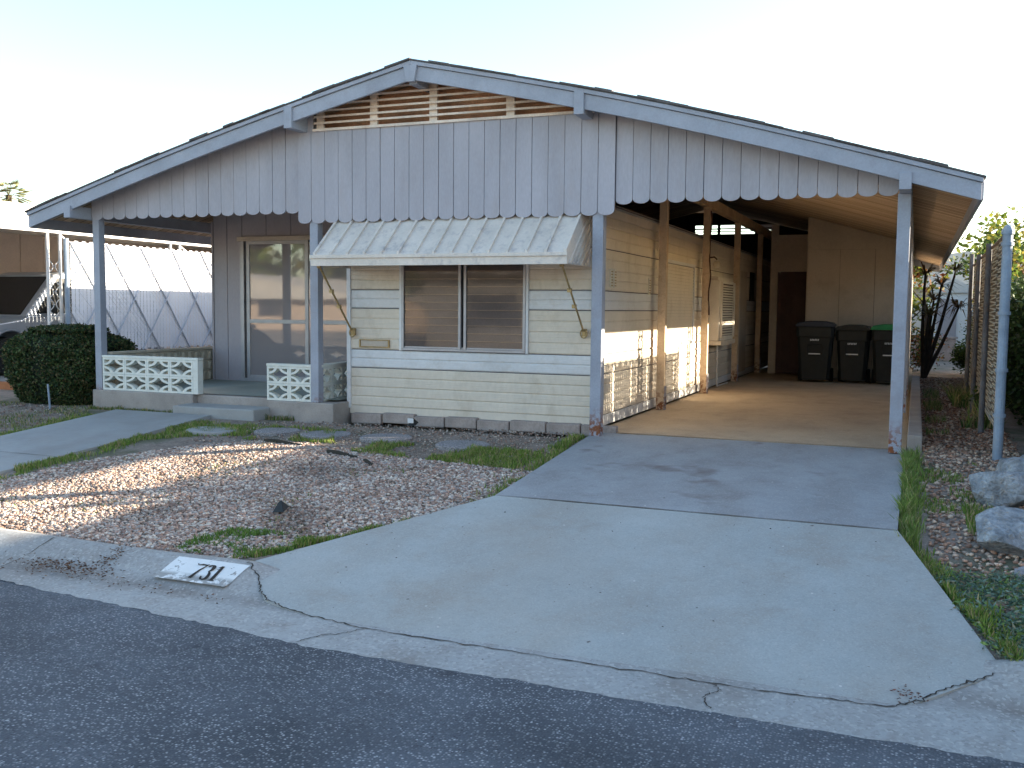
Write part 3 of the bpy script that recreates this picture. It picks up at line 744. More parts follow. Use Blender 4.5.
for a, b_ in ((-8.72, -7.80), (-7.645, -7.02)): fr.box(a, b_, 1.972, 1.99, 1.02, 1.075); fr.box(a, b_, 1.972, 1.99, .245, .29); fr.box(a, b_, 1.972, 1.99, 2.12, 2.165)
fr.build('panel_frame', M['alum'], D, .002)
MB().add([(-8.74, 1.985, .27), (-7.0, 1.985, .27), (-7.0, 1.985, 2.14), (-8.74, 1.985, 2.14)], [(0, 1, 2, 3)]).build('pane', M['doorglass'], D)
def cloth(name, x0, x1, y, z0, z1, m, parent, amp=.02, freq=26, seed=0):
    n = 90; V = []
    for j in range(5):
        for i in range(n + 1):
            X = x0 + (x1 - x0) * i / n; V.append((X, y + amp * math.sin(X * freq + seed + .6 * math.sin(X * 7)) * (1 - .1 * j), z0 + (z1 - z0) * j / 4))
    return MB().add(V, [(j * (n + 1) + i, j * (n + 1) + i + 1, (j + 1) * (n + 1) + i + 1, (j + 1) * (n + 1) + i) for j in range(4) for i in range(n)]).build(name, m, parent, smooth=True)
cloth('curtain', -8.62, -6.98, 2.045, .25, 2.16, M['curtain'], D)
cloth('red_curtain', -8.77, -8.63, 2.03, .25, 2.16, M['redcloth'], D, .008, 60)
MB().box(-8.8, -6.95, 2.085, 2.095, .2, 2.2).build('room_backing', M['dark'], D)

# porch slab, steps
ps = MB()
ps.box(-9.60, -8.03, -.06, 2.0, -.12, .195); ps.box(-8.03, -6.94, .02, 2.0, -.12, .19); ps.box(-6.94, -6.06, -.06, 2.0, -.12, .175)
PS = struct(ps.build('porch_floor', M['conc'], None, .012))
m = mat('porch_paint', (.30, .34, .30), .55, .1, 2, 50, .1, dirt=(.33, .27, .22), dirt_amt=.6)
struct(MB().add([(-9.45, .1, .199), (-6.1, .1, .199), (-6.1, 1.99, .199), (-9.45, 1.99, .199)], [(0, 1, 2, 3)]).build('porch_floor_paint', m))
st = MB().prism([(-8.06, -.38), (-6.92, -.36), (-6.92, .015), (-8.06, .015)], 'z', -.12, .09).build('porch_step', M['path'], None, .015)
tag(st, 'low concrete step in front of the porch opening', 'step')
# breeze block walls
def breeze(name, n, hgt, bw, m, org, dirx, label, cap_=.03, rows=2, endpier=0.0):
    """n blocks wide; dirx=(dx,dy) unit; org=start bottom front"""
    T = empty(name, org); tag(T, label, 'block wall')
    dx, dy = dirx; nx_, ny_ = -dy, dx     # thickness direction
    th = .09; bh = (hgt - cap_) / rows
    def P(u, w, z): return (org[0] + dx * u + nx_ * w, org[1] + dy * u + ny_ * w, org[2] + z)
    def ub(mb, u0, u1, z0, z1, w0=0, w1=th):
        v = [P(u, w, z) for z in (z0, z1) for (u, w) in ((u0, w0), (u1, w0), (u1, w1), (u0, w1))]
        mb.add(v, [(0, 3, 2, 1), (4, 5, 6, 7), (0, 1, 5, 4), (1, 2, 6, 5), (2, 3, 7, 6), (3, 0, 4, 7)])
    for r in range(rows):
        for c in range(n if not isinstance(n, float) else int(n)):
            mb = MB(); u0, z0 = c * bw, r * bh; f = .026; g_ = .001
            ub(mb, u0 + g_, u0 + f, z0 + g_, z0 + bh - g_); ub(mb, u0 + bw - f, u0 + bw - g_, z0 + g_, z0 + bh - g_)
            ub(mb, u0 + f, u0 + bw - f, z0 + g_, z0 + f); ub(mb, u0 + f, u0 + bw - f, z0 + bh - f, z0 + bh - g_)
            # four quarter arcs bulging from the corners into the middle
            A_, B_ = bw / 2 - f * .4, bh / 2 - f * .3
            for (cu, cz_, a0) in ((u0 + .002, z0 + .002, 0), (u0 + bw - .002, z0 + .002, 90), (u0 + bw - .002, z0 + bh - .002, 180), (u0 + .002, z0 + bh - .002, 270)):
                k_ = 8
                for i in range(k_):
                    t0, t1 = R(a0 + 90 * i / k_), R(a0 + 90 * (i + 1) / k_)
                    v = []
                    for w in (.004, th - .004):
                        for t, rr in ((t0, 1.0), (t1, 1.0), (t1, .74), (t0, .74)):
                            v.append(P(cu + A_ * rr * math.cos(t), w, cz_ + B_ * rr * math.sin(t)))
                    mb.add(v, [(0, 1, 2, 3), (7, 6, 5, 4), (0, 4, 5, 1), (2, 6, 7, 3), (1, 5, 6, 2), (3, 7, 4, 0)])
            mb.build('breeze_block', m, T)
    L_ = n * bw + endpier
    if endpier: mb = MB(); ub(mb, n * bw + .003, L_, 0, hgt - cap_ - .002, -.003, th + .003); mb.build('end_pier', m, T, .003)
    mb = MB(); ub(mb, -.004, L_ + .004, hgt - cap_, hgt, -.006, th + .006); mb.build('cap', m, T, .004)
    return T
breeze('breeze_block_wall', 4, .435, .352, M['whiteblock'], (-9.44, -.045, .197), (1, 0), 'long white breeze block wall along porch front beside the step', endpier=.075)
breeze('breeze_block_wall', 2, .425, .305, M['whiteblock'], (-6.965, -.045, .177), (1, 0), 'short white breeze block wall facing the street at the porch corner post', rows=2)
breeze('breeze_block_wall', 3, .425, .27, M['whiteblock'], (-6.26, .02, .177), (-.10, .995), 'short cream breeze block return behind the porch corner post, against siding', rows=2)
# tan screen block wall on the porch's left side
T = empty('side_block_wall', (-9.45, 1.2, .2)); tag(T, 'low tan concrete block wall along the left side of the porch', 'block wall')
for r in range(3):
    for c in range(5):
        a = .1 + c * .41 - (.0 if r % 2 else .0); z0 = .197 + r * .145
        mb = MB().box(-9.50, -9.42, a + .003, a + .407, z0 + .002, z0 + .143)
        for k_ in range(3): mb.tube([(-9.415, a + .07 + k_ * .13, z0 + .02), (-9.41, a + .07 + k_ * .13, z0 + .12)], .03, 6)
        mb.build('block', M['tanblock'], T, .004)
MB().box(-9.51, -9.41, .09, 2.17, .634, .665).build('cap', M['tanblock'], T, .004)

# edging blocks under the front wall
x = -5.98; i = 0
while x < -3.2:
    w = random.uniform(.36, .41); z = .0 + random.uniform(-.01, .01)
    o = MB().box(-w / 2, w / 2, -.05, .05, -.055, .06).build('edging_block', M['brick'], None, .012)
    o.location = (x + w / 2, .235 + random.uniform(-.01, .015), z); o.rotation_euler = (random.uniform(-.04, .04), random.uniform(-.02, .02), random.uniform(-.03, .03))
    tag(o, 'rough grey brown concrete block in the row under the front wall siding', 'block', 'edging blocks under the front wall')
    x += w + .012
# evaporative cooler
C = empty('evaporative_cooler', (-2.95, 6.1, .68)); tag(C, 'tan louvered evaporative cooler hung on the side wall in the carport', 'air cooler')
cy0, cy1 = 6.15, 7.45
MB().box(-3.085, -2.90, cy0, cy1, .78, 1.74).build('cabinet', M['cooler'], C, .01)
mb = MB()
for i in range(20): mb.prism([(-2.898, .86 + i * .041), (-2.872, .862 + i * .041), (-2.898, .89 + i * .041)], 'y', cy0 + .1, cy1 - .1)
mb.box(-2.899, -2.868, cy0 + .06, cy0 + .12, .82, 1.72).box(-2.899, -2.868, cy1 - .12, cy1 - .06, .82, 1.72)
mb.build('louver_panel', M['cooler'], C)
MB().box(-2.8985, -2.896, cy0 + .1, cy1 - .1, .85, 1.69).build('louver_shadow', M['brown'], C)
mb = MB().box(-3.08, -2.93, cy0 - .0 + .02, cy1 - .02, 1.743, 1.80); mb.build('top_cap', M['cream'], C, .01)
MB().box(-3.08, -2.86, cy0 - .01, cy1 + .01, .71, .778).build('drip_pan', M['cream'], C, .008)
MB().tube([(-3.0, 6.6, .71), (-3.0, 6.6, .1), (-3.0, 6.65, .03), (-3.0, 7.6, .02)], .014, 8).build('drain_pipe', M['white_al'], C)
# carport lamp on second tan post
Lp = empty('carport_lamp', (-2.9, 5.48, 1.95)); tag(Lp, 'small glass globe lamp on a rusty bracket of the second tan carport post', 'lamp')
MB().tube([(-2.935, 5.43, 2.05), (-2.86, 5.42, 2.06), (-2.82, 5.42, 2.02)], .012, 6).build('bracket', M['brown'], Lp)
import mathutils
bm = bmesh.new(); bmesh.ops.create_uvsphere(bm, u_segments=14, v_segments=10, radius=.055); bmesh.ops.translate(bm, verts=bm.verts, vec=(-2.82, 5.42, 1.95))
me = bpy.data.meshes.new('globe'); bm.to_mesh(me); me.materials.append(M['slat']); o = bpy.data.objects.new('globe', me); COL.objects.link(o); put(o, Lp)
# cable running down that post
cb = MB().tube([(-2.928 + .01 * math.sin(k_), 5.44 + .03 * math.sin(k_ * 1.7), 2.75 - k_ * .12) for k_ in range(14)], .012, 6).build('conduit_cable', M['brown'])
tag(cb, 'dark cable running down the second tan post in the carport', 'cable')

# storage shed under the carport roof
S = empty('storage_room', (-1.1, 9.7, 0)); tag(S, 'tan plywood storage room with a dark door at the back of the carport', 'shed')
mb = MB()
for a, b_ in ((-1.93, -1.36), (-1.355, -.75), (-.745, -.12)): mb.box(a, b_, 9.70, 9.73, .02, 2.40)
mb.build('front_panels', M['shed'], S, .002)
mb = MB().prism([(-1.93, 2.402), (-.12, 2.402), (-.12, ZR(-.12) - .08), (-1.93, ZR(-1.93) - .08)], 'y', 9.68, 9.71); mb.build('upper_panel', M['shed'], S)
mb = MB().box(-.15, -.12, 9.73, 15.0, .02, 2.35).box(-1.95, -1.92, 9.73, 10.7, .02, ZR(-1.93) - .09); mb.build('side_panels', M['shed'], S)
mb = MB().box(-2.72, -2.58, 10.55, 10.6, .02, 2.95).box(-2.58, -1.95, 10.55, 10.6, 2.03, 2.75); mb.build('door_wall', M['shed'], S)
d = MB().box(-2.575, -1.955, 10.56, 10.6, .03, 2.025)
d.box(-2.49, -2.30, 10.553, 10.561, .25, .95).box(-2.22, -2.04, 10.553, 10.561, .25, .95).box(-2.49, -2.30, 10.553, 10.561, 1.1, 1.85).box(-2.22, -2.04, 10.553, 10.561, 1.1, 1.85)
d = d.build('door', M['brown'], S, .004)
MB().tube([(-2.04, 10.5, 1.0), (-2.04, 10.56, 1.0)], .025, 10).build('knob', M['brass'], d)
MB().box(-3.08, -.13, 14.9, 14.95, 0, 2.3).build('rear_wall', M['dark'], S)  # dark wall added to close the passage and stop sun from the rear
# bins
def bin_(loc, w, h, lidm, label, ry=0):
    T = empty('wheeled_bin', (0, 0, 0)); tag(T, label, 'wheeled bin')
    b0, b1, dpt0, dpt1 = w * .76 / 2, w * .94 / 2, .56, .66
    zt = h - .10; V = []
    for z, hw, y0, y1 in ((.05, b0, .10, .10 + dpt0 - .06), (.30, b0 + (b1 - b0) * .3, .07, .62), (zt - .18, b1 - .012, .02, .66), (zt - .178, b1 + .006, .0, .68), (zt, b1 + .008, -.01, .70)):
        c = .05
        ring = [(-hw + c, y0), (hw - c, y0), (hw, y0 + c), (hw, y1 - c), (hw - c, y1), (-hw + c, y1), (-hw, y1 - c), (-hw, y0 + c)]
        V += [(a, b_, z) for a, b_ in ring]
    F = [(i * 8 + k_, i * 8 + (k_ + 1) % 8, (i + 1) * 8 + (k_ + 1) % 8, (i + 1) * 8 + k_) for i in range(4) for k_ in range(8)]
    F += [tuple(range(8))[::-1], tuple(range(32, 40))]
    mb = MB().add(V, F)
    mb.box(-.13, .13, .015, .05, .48, .50); mb.box(-.13, -.11, .02, .06, .50, .66); mb.box(.11, .13, .02, .06, .50, .66); mb.box(-.13, .13, .01, .05, .66, .68)
    mb.build('bin_body', M['black'], T, .008)
    hw = w / 2
    prof_ = [(-hw, 0), (-hw, .03), (-hw * .88, .07), (-hw * .4, .098), (hw * .4, .098), (hw * .88, .07), (hw, .03), (hw, 0)]
    lid = MB().prism([(a, z + h - .10) for a, z in prof_], 'y', -.04, .72).build('lid', lidm, T, .008)
    for s in (-1, 1):
        wh = MB().tube([(s * (b0 - .02), .62, .12), (s * (b0 + .05), .62, .12)], .12, 16).build('wheel', M['rubber'], T)
    MB().tube([(-b0, .72, h - .14), (b0, .72, h - .14)], .016, 8).build('handle', M['black'], T)
    # white stamped code and capacity line
    mb = MB(); xx = -.075
    for k_ in range(6):
        mb.box(xx, xx + .014, -.013, -.011, h - .345, h - .315)
        if k_ % 2: mb.box(xx + .014, xx + .021, -.013, -.011, h - .322, h - .315)
        else: mb.box(xx + .014, xx + .021, -.013, -.011, h - .345, h - .338)
        xx += .026
    mb.build('stamped_number', M['whitep'], T)
    MB().box(-.10, .10, .005, .010, .505, .525).build('white_label', M['whitep'], T)
    T.location = loc; T.rotation_euler = (0, 0, ry); return T
bin_((-1.66, 8.56, 0), .66, 1.09, M['blacklid'], 'black wheeled bin with dark blue lid, nearest the dark door', .03)
bin_((-1.04, 8.70, 0), .58, 1.03, M['black'], 'black wheeled bin with black lid between the other two bins', -.02)
bin_((-.43, 8.62, 0), .62, 1.05, M['greenlid'], 'black wheeled bin with bright green lid beside the carport post', .0)

# ------------------------------------------------------------------ garden: stones, path lights, boulders
def disc(loc, r, m, label, name='stepping_stone', sq=1.0, cat='stepping stone', h=.022):
    n = 20; ring = [(r * (1 + random.uniform(-.04, .04)) * math.cos(2 * math.pi * i / n), sq * r * (1 + random.uniform(-.04, .04)) * math.sin(2 * math.pi * i / n)) for i in range(n)]
    V = [(a, b_, -.03) for a, b_ in ring] + [(a, b_, h * .6) for a, b_ in ring] + [(a * .93, b_ * .93, h) for a, b_ in ring]
    F = [(j * n + i, j * n + (i + 1) % n, (j + 1) * n + (i + 1) % n, (j + 1) * n + i) for j in range(2) for i in range(n)] + [tuple(range(2 * n, 3 * n))]
    o = MB().add(V, F).build(name, m); o.location = (loc[0], loc[1], gz(*loc)); tag(o, label, cat); return o
disc((-6.98, -.98), .30, M['path'], 'plain concrete stepping stone nearest the garden path', sq=.9)
disc((-6.27, -.82), .24, M['pebble'], 'round pebbled stepping stone in grass, second from the garden path')
disc((-5.66, -.83), .27, M['pebble'], 'round pebbled stepping stone below the short breeze block wall, third from path')
disc((-4.97, -.78), .27, M['pebble'], 'round pebbled stepping stone below the left window pane, fourth from path')
disc((-4.08, -.86), .27, M['pebble'], 'round pebbled stepping stone half sunk nearest the driveway')
def path_light(x, y, rz, label, tilt=.35):
    z = gz(x, y); T = empty('garden_light', (x, y, z)); tag(T, label, 'garden light')
    MB().tube([(x, y, z), (x, y, z + .06)], .012, 6).build('stake', M['black'], T)
    o = MB()
    V = [(x - .05, y - .04, z + .01), (x + .055, y - .045, z + .025), (x + .045, y + .045, z + .05), (x - .045, y + .04, z + .03), (x - .025, y + .01, z + .09), (x - .005, y + .015, z + .10)]
    o.add(V, [(0, 3, 2, 1), (0, 1, 5, 4), (1, 2, 5), (2, 3, 4, 5), (3, 0, 4)]); o.build('hood', M['black'], T, .004)
    return T
path_light(-4.31, -3.52, 0, 'small black garden light lying in the gravel of the front bed')
T = path_light(-5.05, -.05, 0, 'small dark garden light on bare soil under the window')
MB().box(-5.09, -5.02, -.105, -.1, gz(-5, 0) + .05, gz(-5, 0) + .1).build('lens', M['whitep'], T)
# broken pieces of black edging strip
for p, q in (((-6.05, -1.35), (-5.55, -1.42)), ((-5.15, -1.60), (-4.75, -1.72)), ((-4.6, -1.85), (-4.45, -1.95))):
    mb = MB(); n_ = 5
    for i in range(n_):
        a = (p[0] + (q[0] - p[0]) * i / n_, p[1] + (q[1] - p[1]) * i / n_); b_ = (p[0] + (q[0] - p[0]) * (i + 1) / n_, p[1] + (q[1] - p[1]) * (i + 1) / n_)
        za, zb_ = gz(*a) + .02 + .01 * math.sin(i), gz(*b_) + .02 + .01 * math.sin(i + 1)
        mb.bar((*a, za), (*b_, zb_), .012, .035)
    tag(mb.build('plastic_edging', M['black']), 'broken piece of black plastic edging strip between grass and gravel', 'garden edging', 'pieces of black plastic edging strip')
def boulder(loc, s, seed, label, m=M['stone'], name='boulder', cat='boulder', flat=1.0, cuts=26):
    bm = bmesh.new(); bmesh.ops.create_icosphere(bm, subdivisions=4, radius=1)
    rr = random.Random(seed)
    for v in bm.verts: v.co *= 1.0
    planes = []
    for i in range(cuts):
        n_ = Vector((rr.gauss(0, 1), rr.gauss(0, 1), rr.gauss(0, 1) * .8)).normalized(); planes.append((n_, rr.uniform(.66, .92)))
    for v in bm.verts:
        for n_, d_ in planes:
            e = v.co.dot(n_)
            if e > d_: v.co -= n_ * (e - d_)
        nn = mathutils.noise.fractal(v.co * 2.2 + Vector((seed, 0, 0)), 1.0, 2.0, 4); v.co *= 1 + .05 * nn
        v.co = Vector((v.co.x * s[0], v.co.y * s[1], v.co.z * s[2]))
    me = bpy.data.meshes.new(name); bm.to_mesh(me); me.materials.append(m)
    o = bpy.data.objects.new(name, me); COL.objects.link(o); o.location = loc; tag(o, label, cat)
    return o
boulder((.60, -1.55, -.03), (.25, .25, .19), 3, 'large pale grey boulder with lichen in front of the fence post')
boulder((.80, -1.02, .00), (.28, .24, .18), 8, 'bluish boulder tucked behind the large pale one at the fence post')
boulder((.60, -2.72, -.12), (.29, .30, .18), 12, 'broad tan and grey boulder nearest the street')
boulder((1.0, -.2, -.02), (.25, .3, .10), 20, 'low flat stone behind the fence post')
boulder((.74, -3.2, -.235), (.22, .3, .035), 5, 'flat purple grey slate lying in the ground cover', M['slate'], 'flat_stone', 'flat stone')

# ------------------------------------------------------------------ scatter helpers
def in_poly(P, poly):
    x, y = P[:, 0], P[:, 1]; inside = np.zeros(len(P), bool); n = len(poly)
    for i in range(n):
        x1, y1 = poly[i]; x2, y2 = poly[(i + 1) % n]
        c = ((y1 > y) != (y2 > y)) & (x < (x2 - x1) * (y - y1) / (y2 - y1 + 1e-12) + x1); inside ^= c
    return inside
def gzv(P): return np.array([gz(a, b_) for a, b_ in P])
def sample(poly, n):
    p = np.array(poly); lo, hi = p.min(0), p.max(0); out = np.zeros((0, 2))
    while len(out) < n:
        q = lo + (hi - lo) * rng.random((n * 2, 2)); out = np.vstack([out, q[in_poly(q, poly)]])
    return out[:n]
def vnoise(P, s, seed=0):
    return np.array([mathutils.noise.noise(Vector((a * s, b_ * s, seed))) for a, b_ in P])
PAL = 1.12 * np.array([(.44, .38, .34), (.38, .26, .21), (.55, .46, .39), (.28, .20, .17), (.46, .31, .24), (.34, .31, .29), (.62, .54, .46), (.20, .15, .12), (.33, .22, .17)])
def stones(name, P, smin, smax, pal, label=None, darken=None, zoff=0.0):
    n = len(P); t = (1 + 5 ** .5) / 2
    ico = np.array([(-1, t, 0), (1, t, 0), (-1, -t, 0), (1, -t, 0), (0, -1, t), (0, 1, t), (0, -1, -t), (0, 1, -t), (t, 0, -1), (t, 0, 1), (-t, 0, -1), (-t, 0, 1)]) / math.sqrt(1 + t * t)
    fc = np.array([(0, 11, 5), (0, 5, 1), (0, 1, 7), (0, 7, 10), (0, 10, 11), (1, 5, 9), (5, 11, 4), (11, 10, 2), (10, 7, 6), (7, 1, 8), (3, 9, 4), (3, 4, 2), (3, 2, 6), (3, 6, 8), (3, 8, 9), (4, 9, 5), (2, 4, 11), (6, 2, 10), (8, 6, 7), (9, 8, 1)])
    S = rng.uniform(smin, smax, n) * rng.choice([.7, 1, 1.25], n)
    A = rng.random((n, 3)) * 2 * math.pi
    V = np.repeat(ico[None], n, 0) * (1 + rng.normal(0, .18, (n, 12, 1)))
    V = V * np.stack([np.ones(n), rng.uniform(.6, 1, n), rng.uniform(.45, .75, n)], 1)[:, None]
    c, s = np.cos(A[:, 0]), np.sin(A[:, 0]); cx_, sx_ = np.cos(A[:, 1] * .12 - .35), np.sin(A[:, 1] * .12 - .35)
    y_, z_ = V[..., 1] * cx_[:, None] - V[..., 2] * sx_[:, None], V[..., 1] * sx_[:, None] + V[..., 2] * cx_[:, None]
    x2 = V[..., 0] * c[:, None] - y_ * s[:, None]; y2 = V[..., 0] * s[:, None] + y_ * c[:, None]
    V = np.stack([x2, y2, z_], -1) * S[:, None, None]
    Z = gzv(P) + S * .3 + zoff + rng.random(n) * .006
    V += np.stack([P[:, 0], P[:, 1], Z], 1)[:, None]
    F = (fc[None] + (np.arange(n) * 12)[:, None, None]).reshape(-1, 3)
    C = pal[rng.integers(0, len(pal), n)] * rng.uniform(.8, 1.15, (n, 1))
    if darken is not None: C *= darken[:, None]
    C = np.repeat(C, 12, 0)
    return np_mesh(name, V.reshape(-1, 3), F, C, M['gravel'])
def blades(name, P, h0, h1, cols, w=.004, lean=.5, zfun=gzv, hs=None):
    n = len(P); Z = zfun(P); a = rng.random(n) * 2 * math.pi; Hh = rng.uniform(h0, h1, n) * (.55 + .9 * np.clip(vnoise(P, 6, 3) + .5, 0, 1.2))
    ln = rng.uniform(.1, lean, n) * Hh; d = rng.random(n) * 2 * math.pi
    base = np.stack([P[:, 0], P[:, 1], Z - .005], 1); wv = np.stack([np.cos(a), np.sin(a), 0 * a], 1) * w * rng.uniform(.6, 1.5, (n, 1))
    l = np.stack([np.cos(d) * ln, np.sin(d) * ln, Hh], 1)
    mid = base + l * np.array([.35, .35, .6]); tip = base + l
    V = np.stack([base - wv, base + wv, mid + wv * .8, tip + wv * .1, tip - wv * .1, mid - wv * .8], 1).reshape(-1, 3)
    i = np.arange(n)[:, None] * 6
    F = np.vstack([i + np.array([[0, 1, 2, 5]]), i + np.array([[5, 2, 3, 4]])])
    cols = np.array(cols); C = cols[rng.integers(0, len(cols), n)] * rng.uniform(.7, 1.25, (n, 1)); C = np.repeat(C, 6, 0)
    return np_mesh(name, V, F, C, M['grass'])

# front gravel bed
bed = [(-3.86, -4.52), (-7.42, -4.52), (-7.3, -3.4), (-7.1, -2.5), (-6.7, -1.7), (-6.0, -1.25), (-4.9, -1.4), (-4.2, -1.6), (-3.0, -1.7), (-2.93, -2.5), (-2.93, -2.9), (-3.4, -3.8)]
P = sample(bed, 52000); dn = 1 - .35 * np.clip(vnoise(P, 1.6) * 2, 0, 1)
keep = (vnoise(P, .9, 4) + rng.normal(0, .15, len(P)) < .85) & (P[:, 0] < -2.98 - (-2.86 - P[:, 1]) * .585)
P, dn = P[keep], dn[keep]
tag(stones('gravel', P, .008, .016, PAL, darken=dn), kind='stuff', label='pinkish tan gravel covering the front bed between path and driveway', cat='gravel')
# thin gravel / soil zone in front of wall
P = sample([(-6.9, -1.5), (-6.9, -.4), (-6.3, -.1), (-3.15, .18), (-3.1, -1.6), (-4.2, -1.8)], 5000)
st2 = stones('gravel', P, .005, .012, PAL * .75); tag(st2, kind='stuff', label='thin scatter of small gravel on the bare soil under the window', cat='gravel')
# right bed
P = sample([(.0, .3), (.1, 12), (1.0, 12), (.9, .3), (1.2, -.5), (1.2, -3.3), (.45, -3.9), (.12, -3.0), (.05, -.5)], 13000)
kp = ~((P[:, 0] < .1 + .0 * P[:, 1]) & (P[:, 1] < .5) & (rng.random(len(P)) < .8))
P = P[kp]; red = np.where(P[:, 1] > .8, .8, .95)
tag(stones('gravel', P, .009, .02, PAL * np.array([1, .88, .78]), darken=red), kind='stuff', label='gravel strip between the carport and the tall slatted fence', cat='gravel')
# left bed beyond the path
P = sample([(-12, -3), (-9.1, -3.4), (-9.1, -1.0), (-9.6, -.2), (-12.5, .2)], 2600)
tag(stones('gravel', P, .007, .016, PAL * .7), kind='stuff', label='sparse gravel among grass left of the garden path', cat='gravel')
# grass
G1 = [(.16, .26, .05), (.21, .32, .06), (.12, .20, .04), (.30, .34, .10)]
G2 = [(.12, .19, .05), (.16, .23, .06), (.09, .14, .04), (.24, .24, .10)]
def edge_pts(pts, n, spread):
    out = []
    seg = [(Vector(a), Vector(b_)) for a, b_ in zip(pts, pts[1:])]; Ls = [(b_ - a).length for a, b_ in seg]
    for i in range(n):
        a, b_ = random.choices(seg, Ls)[0]; t = random.random(); p = a + (b_ - a) * t; d = (b_ - a).normalized(); nn = Vector((-d.y, d.x)); s = spread * abs(random.gauss(0, .5))
        out.append((p.x + nn.x * s, p.y + nn.y * s))
    return np.array(out)
STRAW = [(.42, .34, .18), (.34, .28, .14)]
G1 = G1 + STRAW[:1]; G2 = G2 + STRAW
sets = []
def gset(P, h0, h1, cols=G1, thr=None, s=2.0, seed=0, **k_):
    if thr is not None: P = P[vnoise(P, s, seed) > thr]
    sets.append((P, h0, h1, cols, k_))
# tall bright strip beside driveway's right edge
gset(np.stack([-.068 + .05 * np.abs(rng.normal(0, 1, 4300)) , rng.uniform(-2.95, -.15, 4300)], 1), .035, .12, [(.20, .31, .07), (.25, .35, .09), (.15, .23, .06), (.36, .36, .16)], lean=.7)
gset(edge_pts([(.47, -4.66), (-.07, -2.9)], 2600, -.10), .03, .08, G1)
gset(edge_pts([(-3.14, -1.0), (-3.03, -.0)], 0 + 700, .08), .02, .05, G1, .0)
gset(edge_pts([(-3.93, -4.55), (-2.91, -2.84)], 2600, .07), .02, .05, G1, -.12, 3)
gset(edge_pts([(-2.92, -2.84), (-3.08, .1)], 2600, .16), .02, .06, G1, -.05, 3)
gset(edge_pts([(-7.49, -4.5), (-7.49, -.55)], 6500, -.22), .02, .055, G1, -.25, 2)
gset(edge_pts([(-8.96, -.6), (-8.96, -4.5)], 4500, -.25), .02, .05, G1, -.25, 2)
gset(sample([(-3.95, -4.5), (-4.5, -4.5), (-4.35, -3.95), (-3.75, -3.95), (-3.62, -4.2)], 3600), .02, .045, [(.12, .22, .05), (.16, .26, .06)], -.12, 4, 2)
gset(sample([(-7.4, -2.2), (-6.5, -1.3), (-5.2, -1.2), (-5.2, -.55), (-7.4, -.6)], 12000), .015, .045, G1, -.02, 1.6, 3)
gset(sample([(-4.95, -1.5), (-3.2, -1.7), (-3.1, -.9), (-4.4, -1.0), (-4.9, -1.0)], 8500), .02, .055, G1, -.12, 1.5, 3)
gset(sample(bed, 9000), .015, .035, G2, .28, 1.7, 9)
gset(sample([(-13, -4), (-9.0, -4.4), (-9.0, -.7), (-9.6, -.12), (-13, .0)], 14000), .02, .05, G2, -.08, 1.3, 5)
gset(edge_pts([(-9.6, -.1), (-8.2, -.12)], 900, -.1), .02, .05, G2)
gset(sample([(.05, -.3), (.5, -.3), (.5, -2.6), (.05, -2.9)], 3500), .02, .06, G1, .12, 2.4, 7)
gset(sample([(.12, .3), (.35, .3), (.35, 9), (.12, 9)], 2500), .03, .10, G2, .05, 1.2, 7)
gset(sample([(.35, -1.9), (1.1, -1.9), (1.1, -2.5), (.35, -2.5)], 1800), .03, .10, G1, -.1, 2, 1)
gset(sample([(.5, 2.5), (.9, 2.5), (.9, 8), (.5, 8)], 3000), .08, .28, G2, -.05, 1.2, 1, w=.008, lean=.8)
gset(edge_pts([(-6.05, -.0), (-7.0, -.12)], 500, .08), .02, .07, G2, .0)
for i, (P, h0, h1, cols, k_) in enumerate(sets):
    if len(P): 
        sets[i] = blades('grass', P, h0, h1, cols, **k_)
sets = [s for s in sets if not isinstance(s, tuple)]
# join every blade patch into one sheet of grass (nobody could count it)
bmj = bmesh.new()
for s in sets: bmj.from_mesh(s.data)
me = bpy.data.meshes.new('grass'); bmj.to_mesh(me); bmj.free(); me.materials.append(M['grass'])
for s in sets: bpy.data.objects.remove(s)
o = bpy.data.objects.new('grass', me); COL.objects.link(o); tag(o, 'bright green grass and weeds along path, driveway and gravel edges', 'grass', kind='stuff')
# blue-green ground cover by the driveway
def leaves(n, centers, spread, size, cols, asp=.45, flat=.5, zmul=1.0, name='leaves', m=None):
    c = centers[rng.integers(0, len(centers), n)]; P = c[:, :3] + rng.normal(0, 1, (n, 3)) * spread * c[:, 3:4] * np.array([1, 1, zmul])
    a = rng.normal(0, 1, (n, 3)); a[:, 2] *= flat; a /= np.linalg.norm(a, axis=1)[:, None]
    r_ = rng.normal(0, 1, (n, 3)); b_ = np.cross(a, r_); b_ /= np.linalg.norm(b_, axis=1)[:, None]
    s = size * rng.uniform(.6, 1.4, (n, 1)); a = a * s; b_ = b_ * s * asp
    V = np.stack([P - a, P - a * .1 + b_, P + a, P - a * .1 - b_], 1).reshape(-1, 3)
    F = np.arange(n * 4).reshape(-1, 4)
    cols = np.array(cols); C = cols[rng.integers(0, len(cols), n)] * rng.uniform(.65, 1.3, (n, 1))
    return V, F, np.repeat(C, 4, 0), P
P = sample([(.42, -4.55), (.1, -3.35), (.5, -3.3), (1.2, -3.3), (1.3, -4.55)], 420)
cen = np.column_stack([P, gzv(P) + .025, np.ones(len(P))])
V, F, C, _ = leaves(13000, cen, .035, .018, [(.17, .27, .20), (.12, .21, .14), (.24, .33, .27), (.20, .30, .09), (.30, .28, .18)], asp=.3, zmul=.35)
o = np_mesh('ground_cover', V, F, C, M['grass']); tag(o, 'low blue green ground cover spilling beside the driveway apron', 'ground cover', kind='stuff')
